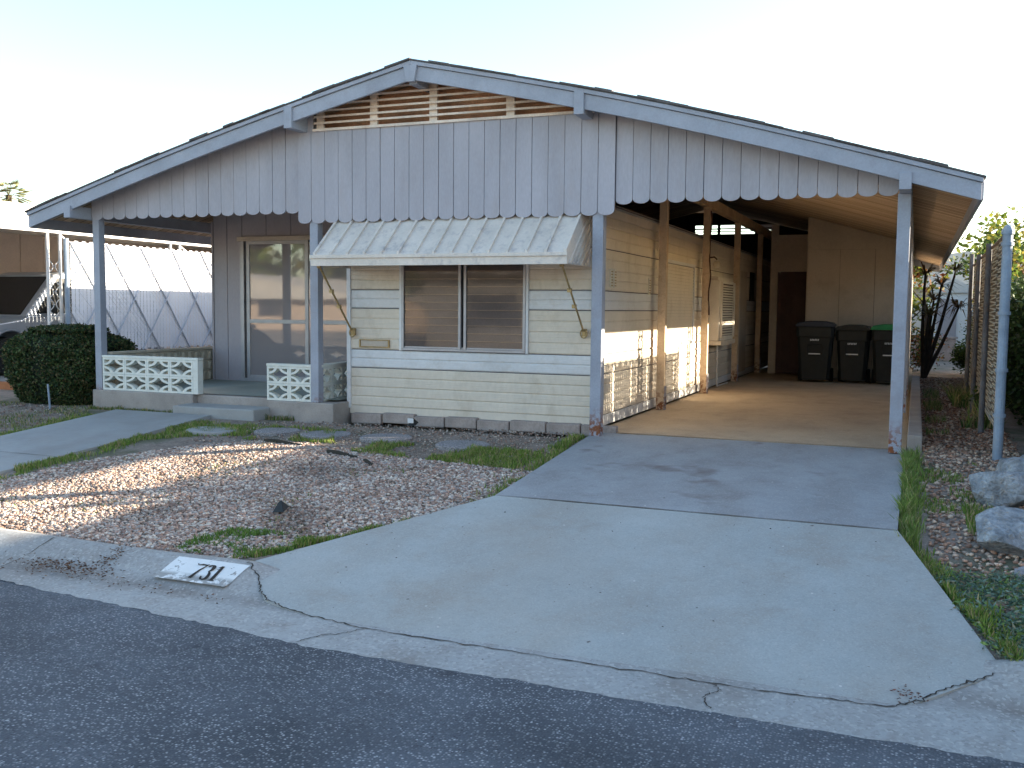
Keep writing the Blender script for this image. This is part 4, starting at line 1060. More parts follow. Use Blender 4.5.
# leaf litter: in the gutter and in the side yard
def litter(name, P, zf, s, cols, label):
    n = len(P); Z = zf(P); cen = np.column_stack([P, Z, np.zeros(n)])
    V, F, C, _ = leaves(n, cen, 0, s, cols, asp=.35, flat=.15)
    base = np.repeat(cen[:, :3], 1, 0)
    o = np_mesh(name, V, F, C, M['litter']); tag(o, label, 'leaf litter', kind='stuff'); return o
P = np.vstack([np.column_stack([rng.normal(-4.95, .22, 700), rng.normal(-4.93, .045, 700)]), np.column_stack([rng.uniform(-6, -3.6, 200), rng.normal(-5.06, .03, 200)]), np.column_stack([rng.normal(-4.72, .05, 200), rng.normal(-4.75, .09, 200)])])
litter('leaf_litter', P, lambda P: np.array([cz(a, min(b_, -4.6)) + .008 for a, b_ in P]), .009, [(.11, .05, .03), (.15, .08, .05), (.07, .04, .03), (.2, .13, .08)], 'brown leaf litter and twigs lying in the gutter')
P = np.column_stack([rng.uniform(.1, .95, 3500), rng.uniform(.6, 11, 3500)])
litter('leaf_litter', P, lambda P: gzv(P) + .02, .016, [(.20, .09, .05), (.28, .14, .08), (.12, .06, .04)], 'reddish brown fallen leaves in the strip beside the carport')
P = np.vstack([sample([(-3.9, -4.4), (-3.0, -3), (-.2, -3), (.3, -4.6), (.0, -5.0), (-3.0, -5.0)], 60)])
litter('leaf_litter', P, lambda P: np.array([apz(b_) + .006 for a, b_ in P]), .006, [(.10, .06, .04), (.05, .04, .03)], 'tiny dark leaf scraps scattered over the driveway')
P = np.array([(.0, -5.0), (-.02, -5.05), (.03, -5.02)]).repeat(26, 0) + rng.normal(0, .03, (78, 2))
litter('leaf_litter', P, lambda P: np.array([cz(a, b_) + .010 for a, b_ in P]), .008, [(.12, .06, .05), (.2, .1, .08)], 'small heap of brown leaves at the driveway crack end')

# ------------------------------------------------------------------ foliage things
def leafy(name, label, cat, blobs, n, size, cols, core=None, trunk=None, group=None, spread=.42, m=None, asp=.5, shell=False):
    """blobs: (x,y,z,r)"""
    b0 = blobs[0]; T = empty(name, (b0[0], b0[1], 0)); tag(T, label, cat, group)
    cen = np.array(blobs, float)
    V, F, C, P = leaves(n, cen, spread, size, cols, asp)
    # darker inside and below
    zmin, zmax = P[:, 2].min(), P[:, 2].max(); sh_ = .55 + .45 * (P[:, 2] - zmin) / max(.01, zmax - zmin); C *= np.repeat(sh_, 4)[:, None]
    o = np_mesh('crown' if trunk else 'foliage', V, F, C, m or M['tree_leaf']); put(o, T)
    if trunk: trunk.build('trunk', M['bark'], T)
    return T
# box hedge left of porch
T = empty('hedge', (-10.45, .9, 0)); tag(T, 'dense dark green rounded hedge beside the left porch post', 'hedge')
def hedge_surf(th, zz, k=1.0):
    e = .62; ct, sn = math.cos(th), math.sin(th)
    cxx, syy = math.copysign(abs(ct) ** e, ct), math.copysign(abs(sn) ** e, sn)
    base = .76 + .24 * min(1, zz / .4); top = 1 if zz < .72 else math.sqrt(max(0, 1 - ((zz - .72) / .30) ** 2))
    nn = 1 + .10 * mathutils.noise.noise(Vector((cxx * 2.5, syy * 2.5, zz * 3)))
    return cxx * base * top * nn * k, syy * base * top * nn * k
HC = (-10.46, .42, .78, .60, 1.02)
def hedge_xyz(th, zz, k=1.0, rr=1.0):
    a, b_ = hedge_surf(th, zz, k); h = HC[4] * (1 + .05 * mathutils.noise.noise(Vector((a * rr * 3, b_ * rr * 3, 9))))
    return (HC[0] + HC[2] * a * rr, HC[1] + HC[3] * b_ * rr, -.06 + h * zz * (1 if k == 1 else .95))
pts = []
for _ in range(30000):
    th = random.uniform(0, 2 * math.pi)
    if random.random() < .25: pts.append(hedge_xyz(th, .985, 1.0, math.sqrt(random.random()) * 3.2 if False else random.random() ** .5))
    pts.append(hedge_xyz(th, random.random() ** .9 * .985, random.uniform(.90, 1.0)))
# leaves over the domed top
for _ in range(6000):
    th = random.uniform(0, 2 * math.pi); rr = random.random() ** .5 * .62; a, b_ = hedge_surf(th, .5)
    pts.append((HC[0] + HC[2] * a * rr, HC[1] + HC[3] * b_ * rr, -.06 + HC[4] * (.99 + .02 * random.random() - .06 * rr)))
P = np.array(pts); cen = np.column_stack([P, np.ones(len(P))])
V, F, C, _ = leaves(52000, cen, .012, .018, [(.03, .06, .022), (.05, .09, .03), (.02, .04, .018), (.09, .12, .04), (.12, .10, .05)], asp=.6, flat=1)
put(np_mesh('foliage', V, F, C, M['hedge_leaf']), T)
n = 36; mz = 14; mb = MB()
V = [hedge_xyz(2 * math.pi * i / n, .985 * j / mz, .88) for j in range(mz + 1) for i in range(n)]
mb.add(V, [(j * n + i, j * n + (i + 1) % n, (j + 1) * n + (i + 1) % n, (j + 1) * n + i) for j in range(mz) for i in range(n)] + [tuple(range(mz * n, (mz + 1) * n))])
mb.build('shade_core', mat('hedge_core', (.012, .02, .01), .95, .2, 9, 40, .5), T)  # near-black core, the shade deep inside the hedge put into colour
# stake and orange pot at the hedge foot
o = MB().tube([(-9.93, -.42, gz(-9.9, -.4)), (-9.98, -.40, .27)], .012, 8).build('metal_stake', M['steelblue']); tag(o, 'thin blue grey metal stake standing at the foot of the hedge', 'stake')
T = MB().prism([(-13.4, 1.35), (-10.9, 1.15), (-10.9, 1.25), (-13.4, 1.45)], 'z', -.06, .08).build('terracotta_edging', M['orange'], None, .01); tag(T, 'low terracotta coloured edging left of the hedge', 'garden edging')

def trunk_mb(base, top, r0, r1, branches=5, seed=0, spread=.8):
    rr = random.Random(seed); mb = MB(); b0, t0 = Vector(base), Vector(top)
    pts = [b0.lerp(t0, i / 6) + Vector((rr.gauss(0, .05), rr.gauss(0, .05), 0)) * (1 if 0 < i else 0) for i in range(7)]
    mb.tube(pts, [r0 + (r1 - r0) * i / 6 for i in range(7)], 8)
    for i in range(branches):
        s = pts[rr.randint(2, 6)]; e = s + Vector((rr.uniform(-1, 1), rr.uniform(-1, 1), rr.uniform(.5, 1.1))) * spread
        md = s.lerp(e, .5) + Vector((rr.gauss(0, .06), rr.gauss(0, .06), .05)); mb.tube([s, md, e], [r1 * .8, r1 * .5, r1 * .2], 6)
    return mb
def tree(name, label, x, y, h, r, n, size, cols, seed, group=None, z0=-.05, cat='tree', th=None):
    rr = random.Random(seed); bl = []
    for i in range(16):
        a = rr.uniform(0, 6.28); q = rr.random() ** .5 * r * .75; zz = h - r * .9 + rr.uniform(-.9, .75) * r
        bl.append((x + q * math.cos(a), y + q * math.sin(a), zz, rr.uniform(.28, .5) * r))
    th = th or max(.3, h - 1.6 * r)
    return leafy(name, label, cat, bl, n, size, cols, trunk=trunk_mb((x, y, z0), (x + rr.uniform(-.1, .1), y, th + r * .6), max(.04, r * .09), max(.02, r * .04), 7, seed, r * .7), group=group)
YG = [(.16, .20, .03), (.24, .26, .04), (.10, .15, .03), (.30, .25, .05)]
DG = [(.04, .08, .02), (.06, .11, .03), (.03, .05, .02)]
RD = [(.22, .07, .03), (.30, .13, .04), (.14, .05, .03), (.25, .20, .04)]
# beyond the side yard
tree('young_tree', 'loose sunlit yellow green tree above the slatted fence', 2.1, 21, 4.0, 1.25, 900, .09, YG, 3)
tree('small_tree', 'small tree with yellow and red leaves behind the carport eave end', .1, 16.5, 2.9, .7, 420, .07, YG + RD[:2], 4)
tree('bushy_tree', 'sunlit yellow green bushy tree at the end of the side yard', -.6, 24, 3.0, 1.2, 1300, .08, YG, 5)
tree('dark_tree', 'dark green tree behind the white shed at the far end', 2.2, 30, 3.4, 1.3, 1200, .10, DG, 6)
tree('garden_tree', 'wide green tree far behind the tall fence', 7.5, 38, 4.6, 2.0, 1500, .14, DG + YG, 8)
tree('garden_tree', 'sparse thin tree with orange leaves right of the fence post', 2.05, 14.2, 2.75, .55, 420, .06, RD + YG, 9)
# spiky plant with crooked stems beside the storage room
T = empty('spiky_plant', (.2, 11.5, 0)); tag(T, 'tall spiky plant with bare crooked stems beside the storage room corner', 'plant')
mb = MB(); cen = []
for i, (dx, dy, h) in enumerate(((-.05, 0, 2.0), (.12, .2, 1.8), (.25, -.1, 2.05), (.05, .4, 1.5), (.3, .3, 1.35), (.0, -.3, 1.2))):
    e = (.2 + dx * 1.8, 11.5 + dy, h); mb.tube([(.15, 11.5, -.05), (.15 + dx, 11.5 + dy * .4, h * .45), e], [.05, .035, .02], 6); cen.append((*e, 1))
mb.build('stems', M['bark'], T)
bl = MB()
rr = random.Random(2)
for c in cen:
    for k_ in range(34):
        d = Vector((rr.gauss(0, 1), rr.gauss(0, 1), rr.uniform(-.5, .9))).normalized(); p = Vector(c[:3]); q = p + d * rr.uniform(.25, .5); mid = p.lerp(q, .5) + Vector((0, 0, .06)); q.z -= .06
        sd = d.cross(Vector((0, 0, 1))).normalized() * .014
        bl.add([p - sd, p + sd, mid + sd * 1.2, mid - sd * 1.2, q], [(0, 1, 2, 3), (3, 2, 4)])
bl.build('leaves', mat('spiky_leaf', (.10, .10, .035), .6, .25, 4, 30, .0, col2=(.16, .07, .03)), T)
# shrubs along the side yard
def shrub(x, y, r, h, cols, label, seed, n=1600, size=.035, name='shrub'):
    rr = random.Random(seed); bl = [(x + rr.uniform(-.6, .6) * r, y + rr.uniform(-.6, .6) * r, rr.uniform(.2, .85) * h, r * .45) for _ in range(10)]
    return leafy(name, label, 'shrub', bl, n, size, cols, spread=.55)
shrub(1.0, 13.5, .3, .7, DG, 'dark low shrub against the far end of the slatted fence', 1)
shrub(.05, 14.5, .5, 1.1, RD + DG, 'reddish shrub beside the storage room rear', 2)
shrub(1.6, 17.5, .5, 1.3, DG + YG, 'mid green shrub in the distance of the side yard', 3)
shrub(1.05, 5.9, .25, .45, DG, 'small green weed clump at the fence foot, middle', 5, 700, .03)
shrub(.78, 3.0, .2, .40, [(.09, .12, .03), (.06, .10, .03)], 'leafy weed clump growing under the near fence panel', 6, 700, .03)
# hedge right of fence
T = empty('tall_hedge', (1.9, 4, 0)); tag(T, 'dark green tall hedge behind the slatted fence', 'hedge')
n = 9000; P = np.column_stack([rng.uniform(1.15, 1.3, n), rng.uniform(-.3, 12, n), rng.uniform(0, 1.66, n)])
tp = rng.random(n) < .3; P[tp, 0] = rng.uniform(1.2, 2.2, tp.sum()); P[tp, 2] = 1.55 + rng.random(tp.sum()) * .16
fr_ = rng.random(n) < .12; P[fr_, 0] = rng.uniform(1.2, 2.2, fr_.sum()); P[fr_, 1] = -.3 + rng.random(fr_.sum()) * .1; P[fr_, 2] = rng.uniform(0, 1.6, fr_.sum())
cen = np.column_stack([P, np.ones(n)]); V, F, C, _ = leaves(16000, cen, .05, .035, DG + [(.05, .09, .03)], asp=.55, flat=1)
put(np_mesh('foliage', V, F, C, M['hedge_leaf']), T)
put(MB().box(1.3, 2.2, -.15, 12, -.1, 1.5).build('shade_core', mat('hedge_inside', (.012, .02, .012), .95, .2, 9, 40, .5)), T)  # solid near-black core, painted shade between the leaves
T = empty('sun_screen_hedge', (1.9, 11, 0)); tag(T, 'taller loose leafy hedge behind the far fence end, added to block the sun', 'hedge')  # added and sized to cut sunlight off the rear of the side wall
n = 9000; n = 7000; P = np.column_stack([rng.uniform(1.12, 1.5, n), rng.uniform(8.35, 13.4, n), rng.uniform(0, 2.5, n)])
P[:, 2] += .12 * np.sin(P[:, 1] * 3.1) * (P[:, 2] > 2)
cen = np.column_stack([P, np.ones(n)]); V, F, C, _ = leaves(11000, cen, .06, .05, DG + YG, asp=.55, flat=1)
put(np_mesh('foliage', V, F, C, M['tree_leaf']), T)
put(MB().box(1.2, 1.4, 8.5, 13.2, -.1, 2.42).build('shade_core', mat('screen_hedge_core', (.012, .02, .012), .95, .2, 9, 40, .5)), T)  # dark core painted as shade inside the hedge, also stops the sun
# far end of the side yard
T = empty('garden_shed', (.9, 27, 0)); tag(T, 'small white shed at the far end of the side yard', 'shed')
MB().box(.35, 1.9, 26, 28, -.05, 1.9).build('wall', M['neighwhite'], T, .01); MB().prism([(.25, 1.9), (2.0, 1.9), (1.12, 2.35)], 'y', 25.9, 28.1).build('roof', M['wroof'], T)
MB().box(.6, 1.2, 25.97, 25.99, 0, 1.7).build('door', M['paintw'], T)
T = empty('low_wall', (.3, 22, 0)); tag(T, 'low brown block wall closing the side yard', 'garden wall'); MB().box(-2.5, 1.0, 19.8, 20, -.05, .55).build('wall', M['brick'], T, .01); MB().box(-2.55, 1.05, 19.77, 20.03, .55, .6).build('cap', M['conc'], T)
T = empty('rear_house', (1, 40, 0)); tag(T, 'pale low house beyond the end of the side yard', 'house')
MB().box(-8, 12, 40, 48, -.05, 2.5).build('wall', M['stucco2'], T); MB().prism([(-8.8, 2.4), (12.8, 2.4), (2, 4.0)], 'y', 39.4, 48.6).build('roof', M['wroof'], T)
for x in (-1.5, 1.2, 4): MB().box(x, x + 1.2, 39.96, 39.99, .9, 2.0).build('window', M['dark'], T)
# neighbour's house on the right (behind hedge)
T = empty('neighbour_house', (9, 20, 0)); tag(T, 'grey walled neighbour house with reddish roof edge right of the fence', 'house')
MB().box(2.6, 9.5, 17.5, 30, -.05, 2.15).build('wall', M['paintw'], T, .01)
MB().prism([(2.2, 2.12), (9.9, 2.12), (9.9, 2.25), (6.0, 3.2), (2.2, 2.25)], 'y', 17.1, 30.4).build('roof', M['orange'], T, .01)
MB().box(3.4, 4.6, 17.46, 17.49, .9, 1.9).build('window', M['dark'], T)

T = empty('sun_blocker_house', (8, 2, 0)); tag(T, 'unseen tan house added right of the hedge to keep sun off the driveway', 'house')  # out-of-view house, added so its shadow covers the driveway
MB().box(4.2, 11.5, -9, 4.6, -.3, 2.72).build('wall', M['stucco'], T, .01)
MB().prism([(3.7, 2.70), (12, 2.70), (12, 2.84), (7.85, 3.8), (3.7, 2.84)], 'y', -9.4, 4.9).build('roof', M['wroof'], T, .01)
for y in (-6, -1.5, 2.5): MB().box(4.16, 4.19, y, y + 1.4, .9, 2.0).build('window', M['dark'], T)
# ------------------------------------------------------------------ tall slatted chain-link fence on the right
Fn = empty('slatted_fence', (.7, .1, 0)); tag(Fn, 'tall chain link fence with brown and cream slats behind a blue grey end post', 'fence')
fx0, fx1, fy0, fy1 = .69, .74, .12, 6.45
fX = lambda y: fx0 + (fx1 - fx0) * (y - fy0) / (fy1 - fy0)
zt, zb = 2.0, .20
def fpole(y, r, z1, m, dx=0): 
    g0 = gz(fX(y), y); return MB().tube([(fX(y) - dx, y, g0 - .1), (fX(y) - dx, y, z1)], r, 14)
mb = fpole(.1, .042, 1.95, None); mb.tube([(fX(.1), .1, 1.95), (fX(.1), .1, 1.98), (fX(.1), .1, 2.02), (fX(.1), .1, 2.035)], [.054, .054, .03, .004], 14)
for z in (.35, .75, 1.25, 1.85): mb.tube([(fX(.1), .1, z), (fX(.1), .1, z + .03)], .053, 14)
mb.build('end_post', M['steelblue'], Fn, smooth=False)
for y in (2.2, 4.35, 6.5):
    mb = fpole(y, .03, 2.0 if y < 6 else 2.12, None, .035)
    mb.build('line_post', M['postbrown'], Fn)
MB().tube([(fX(.1), .1, 1.96), (fX(6.5), 6.5, 1.96)], .018, 8).build('top_rail', M['slatbrown'], Fn)
MB().tube([(fX(.1), .1, .24), (fX(6.5), 6.5, .24)], .010, 6).build('bottom_rail', M['steelblue'], Fn)
mb = MB(); y = .22; k_ = 0
c_ = MB(); 
while y < 6.42:
    w = .066; grp = int((y - .1) / 1.02) % 2
    near = (y - .1) % 2.04
    t_ = c_ if near < 1.35 else mb
    x = fX(y) + .006
    ztop = 1.965 + .03 * math.sin(k_ * 2.1)
    t_.add([(x, y, zb + .02 * math.sin(k_ * 1.3)), (x, y + w, zb + .02 * math.sin(k_ * 1.3)), (x, y + w, ztop), (x, y, ztop)], [(0, 1, 2, 3)])
    y += w + (.012 if k_ % 9 else .05); k_ += 1
c_.add(mb.v, mb.f, 1); c_.build('slats', [M['tanslat'], M['slatbrown']], Fn)
# woven wire
def chain(mb, P0, dirv, L_, z0, z1, sp, r, off):
    """diagonal wires on a vertical plane; P0=(x,y), dirv unit 2D"""
    Hh = z1 - z0; n = int((L_ + Hh) / sp)
    for s in (0, 1):
        for i in range(n):
            a = i * sp - Hh; b_ = i * sp
            ua, ub_, za, zb_ = a, b_, z0, z1
            if ua < 0: za = z0 - ua; ua = 0
            if ub_ > L_: zb_ = z1 - (ub_ - L_); ub_ = L_
            if zb_ <= za: continue
            if s: ua, ub_ = L_ - ua, L_ - ub_
            o_ = off * (1 if s else -1)
            mb.tube([(P0[0] + dirv[0] * ua - dirv[1] * (.004 + o_), P0[1] + dirv[1] * ua + dirv[0] * (.004 + o_), za), (P0[0] + dirv[0] * ub_ - dirv[1] * (.004 + o_), P0[1] + dirv[1] * ub_ + dirv[0] * (.004 + o_), zb_)], r, 3, cap=False)
mb = MB()
for a, b_ in ((.17, 1.05), (1.25, 2.05), (2.35, 3.15), (3.35, 4.2), (4.5, 5.3), (5.5, 6.35)):
    z = .22; k_ = 0
    while z < 1.95:
        sg = .008 if k_ % 2 else -.008
        mb.bar((fX(a) - .006, a, z + sg), (fX(b_) - .006, b_, z - sg), .012, .013); z += .034; k_ += 1
mb.build('woven_wire', M['wire'], Fn)

# ------------------------------------------------------------------ neighbour on the left
M['brace'] = mat('grey_white_brace', (.48, .50, .56), .6, .05, 3, 50, .05)
# privacy fence
Fl = empty('privacy_fence', (-12.9, 2.8, 0)); tag(Fl, 'white slatted chain link privacy screen at the neighbour carport, half in sun', 'fence')
ly0, ly1, lz0, lz1, lx = 2.78, 11.5, .46, 2.28, -12.9
mb = MB(); y = ly0 + .03; k_ = 0
while y < ly1:
    mb.add([(lx, y, lz0 + (.03 if k_ % 2 else 0)), (lx, y + .075, lz0 + (.03 if k_ % 2 else 0)), (lx, y + .075, lz1 + (.02 if k_ % 2 else 0)), (lx, y, lz1 + (.02 if k_ % 2 else 0))], [(0, 1, 2, 3)]); y += .082; k_ += 1
mb.build('white_slats', M['slatwhite'], Fl)
mb = MB(); chain(mb, (lx + .012, ly0), (0, 1), ly1 - ly0, lz0, lz1, .085, .003, .002); mb.build('chain_link_wire', M['neighwhite'], Fl)
mb = MB(); 
for i in range(-3, 12):
    for s in (-1, 1):
        a = ly0 + i * .80; ya, yb_ = (a, a + 1.25) if s > 0 else (a + 1.25, a)
        za, zb_ = lz0, lz1
        def clip(ya, za, yb_, zb_):
            d = (zb_ - za) / (yb_ - ya)
            lo = max(min(ya, yb_), ly0); hi = min(max(ya, yb_), ly1)
            return (lo, za + (lo - ya) * d, hi, za + (hi - ya) * d) if hi > lo else None
        c = clip(ya, za, yb_, zb_)
        if c: mb.bar((lx + .022 + .004 * s, c[0], c[1]), (lx + .022 + .004 * s, c[2], c[3]), .006, .03, up=(1, 0, 0))
mb.build('diagonal_braces', M['brace'], Fl)
MB().tube([(lx, 2.72, -.1), (lx, 2.72, 2.33)], .04, 10).build('corner_post', M['steelblue'], Fl)
for y in (5.6, 8.5): MB().tube([(lx - .05, y, -.1), (lx - .05, y, 2.28)], .03, 10).build('line_post', M['neighwhite'], Fl)
T = empty('planter_wall', (-12.9, 5, 0)); tag(T, 'low dark red brick planter wall beneath the white slatted screen', 'garden wall')
MB().box(-13.05, -12.8, 2.9, 11.5, -.1, .36).build('wall', mat('red_brick', (.16, .06, .045), .9, .2, 8, 60, .5), T, .01)
MB().box(-13.07, -12.78, 2.88, 11.52, .36, .40).build('cap', M['brown'], T)
# carport
N_ = empty('neighbour_carport', (-15, 5, 0)); tag(N_, 'neighbour carport with white metal roof edge and tan panel wall', 'carport')
MB().box(-13.36, -13.26, .4, 14, 2.43, 2.80).build('roof_edge', M['neighwhite'], N_, .004)
MB().box(-13.38, -13.23, .38, 14, 2.80, 2.85).build('gutter', M['neighwhite'], N_, .004)
MB().box(-18, -13.36, .42, 14, 2.72, 2.78).build('roof_panel', M['neighwhite'], N_)
MB().box(-18, -13.36, .40, .50, 2.43, 2.80).build('front_edge', M['neighwhite'], N_)
mb = MB(); y = -2
while y < 14: mb.box(-17.6, -17.55, y + .006, y + .60, -.05, 2.74); y += .61
mb.box(-17.59, -17.57, -2, 14, -.05, 2.74); mb.build('panel_wall', M['neighwall'], N_, .003)
MB().box(-18, -13.4, 12, 12.05, -.05, 2.7).build('rear_wall', M['neighwall'], N_)
for y in (2.72, 5.62, 8.5):
    p = MB().box(-13.33, -13.29, y - .02, y + .02, -.05, 2.43).box(-13.33, -13.29, y + .24, y + .28, -.05, 2.43).build('openwork_post', M['neighwhite'], N_, .002)
    sc = MB(); zz = .1
    while zz < 1.9:
        for s in (-1, 1): sc.tube([(-13.31, y + .13 + s * (.11 - .09 * math.sin(math.pi * t / 6)), zz + .2 * t / 6) for t in range(7)], .008, 4)
        zz += .21
    sc.build('scrollwork', M['neighwhite'], p)
    MB().bar((-13.31, y + .28, 2.40), (-13.31, y + .75, 2.15), .02).build('brace', M['neighwhite'], N_)
# neighbour's ground slab
struct(MB().box(-18, -13.2, -4.5, 14, -.1, .0).build('neighbour_driveway', M['path']))
# van
VN = empty('parked_van', (-15.5, 4.5, 0)); tag(VN, 'silver blue van parked nose out under the neighbour carport', 'van')
def van():
    xo, xi = -14.62, -16.45; yf = 2.15
    # lower body side profile with wheel arches (y,z)
    def arch(c, r, n=12): return [(c - r * math.cos(math.pi * i / n), .36 + r * math.sin(math.pi * i / n)) for i in range(n + 1)]
    prof_ = [(yf, .32)] + [(yf + .02, .32)] + arch(yf + .95, .42) + arch(yf + 3.9, .40) + [(yf + 4.75, .32), (yf + 4.8, .9), (yf + 4.75, 1.05), (yf + 1.35, 1.05), (yf + 1.2, .98), (yf + .25, .84), (yf + .05, .74), (yf - .02, .5)]
    MB().prism(prof_, 'x', xi, xo).build('body', M['carpaint'], VN, .03)
    # cabin: tapered
    b_ = [(yf + 1.25, 1.03), (yf + 4.72, 1.05), (yf + 4.45, 1.80), (yf + 4.2, 1.86), (yf + 2.35, 1.86), (yf + 2.05, 1.80)]
    V = []; 
    for x, s in ((xi, 1), (xo, -1)):
        for yy, zz in b_: V.append((x + s * (zz - 1.03) * .20, yy, zz))
    n = 6; F = [tuple(range(n)), tuple(range(n, 2 * n))[::-1]] + [(i, n + i, n + (i + 1) % n, (i + 1) % n) for i in range(n)]
    cab = MB().add(V, F).build('cabin', M['carpaint'], VN, .03)
    # windscreen
    a0, a1 = Vector((0, yf + 1.25, 1.03)), Vector((0, yf + 2.05, 1.80)); nrm = Vector((0, -(a1 - a0).z, (a1 - a0).y)).normalized() * .012
    def W_(t, x): p = a0.lerp(a1, t) + nrm; return (x, p.y, p.z)
    MB().add([W_(.04, xi + .14), W_(.04, xo - .14), W_(.94, xo - .26), W_(.94, xi + .26)], [(0, 1, 2, 3)]).build('windscreen', M['carglass'], VN)
    MB().add([(x, p.y, p.z) for x, p in ((xi + .14, a0.lerp(a1, .04) + nrm * .3), (xo - .14, a0.lerp(a1, .04) + nrm * .3), (xo - .26, a0.lerp(a1, .94) + nrm * .3), (xi + .26, a0.lerp(a1, .94) + nrm * .3))], [(0, 1, 2, 3)]).build('windscreen_shade', M['dark'], VN)
    for (y0, y0t, y1, y1t) in ((yf + 1.50, yf + 2.12, yf + 2.6, yf + 2.6), (yf + 2.68, yf + 2.68, yf + 3.6, yf + 3.55), (yf + 3.68, yf + 3.63, yf + 4.6, yf + 4.35)):
        q = lambda yy, zz: (xo - (zz - 1.03) * .20 + .006, yy, zz)
        MB().add([q(y0, 1.09), q(y1, 1.09), q(y1t, 1.74), q(y0t, 1.74)], [(0, 1, 2, 3)]).build('side_window', M['black'], VN)
    for c in (yf + .95, yf + 3.9):
        for s, x in ((1, xo - .02), (-1, xi + .02)):
            w = MB().tube([(x - s * .22, c, .34), (x, c, .34)], .34, 28).build('tyre', M['rubber'], VN)
            MB().tube([(x - s * .1, c, .34), (x + s * .005, c, .34)], .20, 20).build('rim', M['chrome'], w)
            MB().box(x - s * .02 if s > 0 else x, x if s > 0 else x + .02, c - .4, c + .4, .35, .36)
    MB().tube([(xo + .002, yf + .95 - .44 * math.cos(math.pi * i / 14), .36 + .44 * math.sin(math.pi * i / 14)) for i in range(15)], .018, 6).build('arch_trim', M['carpaint'], VN)
    m_ = MB().box(xo + .02, xo + .20, yf + 1.75, yf + 1.85, 1.08, 1.24).build('mirror', M['black'], VN, .02)
    for x in (xo - .25, xi + .25): MB().box(x - .2, x + .2, yf - .03, yf + .05, .55, .72).build('headlight', M['chrome'], VN, .02)
    MB().box(xi + .05, xo - .05, yf - .08, yf + .02, .32, .5).build('bumper', M['black'], VN, .03)
van()
# palms and a tree far left beyond the carport roof
def palm(x, y, h, label, seed, group=None):
    rr = random.Random(seed); T = empty('palm_tree', (x, y, 0)); tag(T, label, 'palm', group)
    MB().tube([(x, y, -.2), (x + .1, y, h * .5), (x, y, h)], [.28, .2, .16], 8).build('trunk', M['bark'], T)
    mb = MB()
    for k_ in range(46):
        a = rr.uniform(0, 6.28); el = rr.uniform(-.6, 1.1); L_ = rr.uniform(1.0, 1.5)
        d = Vector((math.cos(a) * math.cos(el), math.sin(a) * math.cos(el), math.sin(el)))
        p = Vector((x, y, h)); c = p + d * L_ * .55
        for j in range(11):
            f = (j - 5) / 5; sd = d.cross(Vector((0, 0, 1))).normalized(); up_ = sd.cross(d)
            e = c + (d * math.cos(f * 1.1) + sd * math.sin(f * 1.1)) * L_ * .5; e.z -= abs(f) * .12 + .08
            mb.add([c - up_ * .02, c + up_ * .02, e], [(0, 1, 2)])
        mb.add([p - sd * .012, p + sd * .012, c + sd * .012, c - sd * .012], [(0, 1, 2, 3)])
    mb.build('fronds', mat('palm_frond', (.12, .15, .05), .7, .25, 2, 20, 0, col2=(.25, .19, .07)), T)
palm(-47.3, 31.5, 7.3, 'fan palm rising over the neighbour carport roof at far left', 4)
tree('distant_tree', 'thin sunlit tree left of the fan palm above the carport roof', -50.5, 32, 6.6, 1.3, 260, .13, YG + DG, 12)
tree('distant_tree', 'small faint tree at the left picture edge above the carport roof', -46.2, 27.5, 5.5, .9, 160, .11, DG + RD, 13)

# ------------------------------------------------------------------ across the street (seen in the window reflections)
def opp(x0, x1, y, hw, hr, m, label):
    T = empty('opposite_house', ((x0 + x1) / 2, y, 0)); tag(T, label, 'house')
    xm = (x0 + x1) / 2
    MB().box(x0, x1, y - 12, y, -.3, hw).build('wall', m, T)
    MB().prism([(x0 - .6, hw - .05), (x1 + .6, hw - .05), (x1 + .6, hw + .12), (xm, hr), (x0 - .6, hw + .12)], 'y', y - 12.5, y + .7).build('roof', M['wroof'], T)
    for a in (.15, .62): MB().box(x0 + (x1 - x0) * a, x0 + (x1 - x0) * a + 1.8, y + .005, y + .05, .6, 1.7).build('window', M['dark'], T)
    MB().box(xm - .4, xm + .5, y + .005, y + .05, -.2, 1.9).build('door', M['brown'], T)
opp(-50, -31, -38, 1.75, 3.3, M['stucco'], 'tan stucco house across the street to the left, seen mirrored in the porch door')
opp(-15.5, -5, -20, 2.5, 3.9, M['stucco2'], 'pinkish stucco house straight across the street behind the viewer')
opp(0, 11, -19, 2.5, 4.0, M['stucco'], 'tan stucco house across the street to the right behind the viewer')
palm(-38.6, -34, 4.2, 'short fan palm in the garden across the street', 21)
for i in range(7): tree('street_tree', 'round leafy tree in the row behind the houses across the street', -56 + i * 6.2, -52 - (i % 3), 8.5 + (i % 2), 3.4, 700, .5, YG + DG, 40 + i, group='street trees behind the opposite houses')
tree('street_tree', 'round green tree across the street behind the viewer', -3, -18, 5, 1.6, 1200, .12, YG, 31)

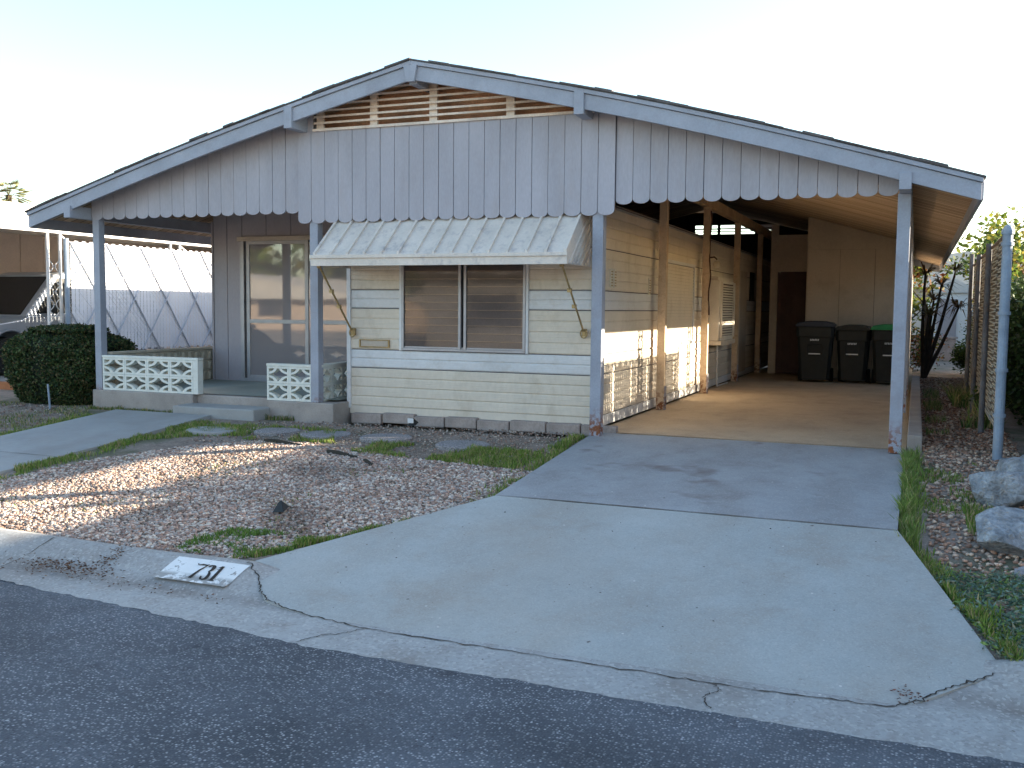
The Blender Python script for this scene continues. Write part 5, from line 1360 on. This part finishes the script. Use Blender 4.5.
# ------------------------------------------------------------------ camera, sun, sky
f_px, yaw, pitch, roll = 986.85, .3873, -.0770, .0097
fwd = Vector((-math.sin(yaw), math.cos(yaw), 0)); right = Vector((math.cos(yaw), math.sin(yaw), 0)); up = Vector((0, 0, 1))
f2 = fwd * math.cos(pitch) + up * math.sin(pitch); u2 = -fwd * math.sin(pitch) + up * math.cos(pitch)
cr_, sr_ = math.cos(roll), math.sin(roll)
# image right axis / up axis after roll (horizon falls to the right)
ir = right * cr_ + u2 * sr_; iu = -right * sr_ + u2 * cr_
cam = bpy.data.cameras.new('camera'); co = bpy.data.objects.new('camera', cam); COL.objects.link(co)
Mx = Matrix((ir, iu, -f2)).transposed().to_4x4(); Mx.translation = Vector((-.0207, -9.5404, 1.27)); co.matrix_world = Mx
cam.sensor_width = 36; cam.lens = 36 * f_px / 1024; cam.clip_end = 2000; cam.clip_start = .05
scene.camera = co
SUN_EL, SUN_AZ = R(16.25), R(59.0)      # azimuth clockwise from +Y
sd = Vector((math.sin(SUN_AZ) * math.cos(SUN_EL), math.cos(SUN_AZ) * math.cos(SUN_EL), math.sin(SUN_EL)))
sl = bpy.data.lights.new('sun', 'SUN'); sl.energy = 24.0; sl.angle = R(.5); sl.color = (1, .86, .66)
so = bpy.data.objects.new('sun', sl); COL.objects.link(so); so.rotation_euler = sd.to_track_quat('Z', 'Y').to_euler()
w = bpy.data.worlds.new('World'); scene.world = w; w.use_nodes = True
nt = w.node_tree; bg = nt.nodes['Background']; sk = nt.nodes.new('ShaderNodeTexSky'); sk.sky_type = 'NISHITA'; sk.sun_disc = False
sk.sun_elevation = SUN_EL; sk.sun_rotation = SUN_AZ; sk.air_density = 1.0; sk.dust_density = 1.0; sk.ozone_density = 1.0
tn = nt.nodes.new('ShaderNodeMix'); tn.data_type = 'RGBA'; tn.blend_type = 'MULTIPLY'; tn.inputs[0].default_value = 1
tn.inputs['B'].default_value = (1.0, 1.02, 1.0, 1); nt.links.new(sk.outputs[0], tn.inputs['A']); nt.links.new(tn.outputs['Result'], bg.inputs['Color']); bg.inputs['Strength'].default_value = .49
scene.view_settings.view_transform = 'Standard'; scene.view_settings.look = 'None'; scene.view_settings.exposure = 0
scene.cycles.max_bounces = 10; scene.cycles.diffuse_bounces = 5; scene.cycles.transparent_max_bounces = 16
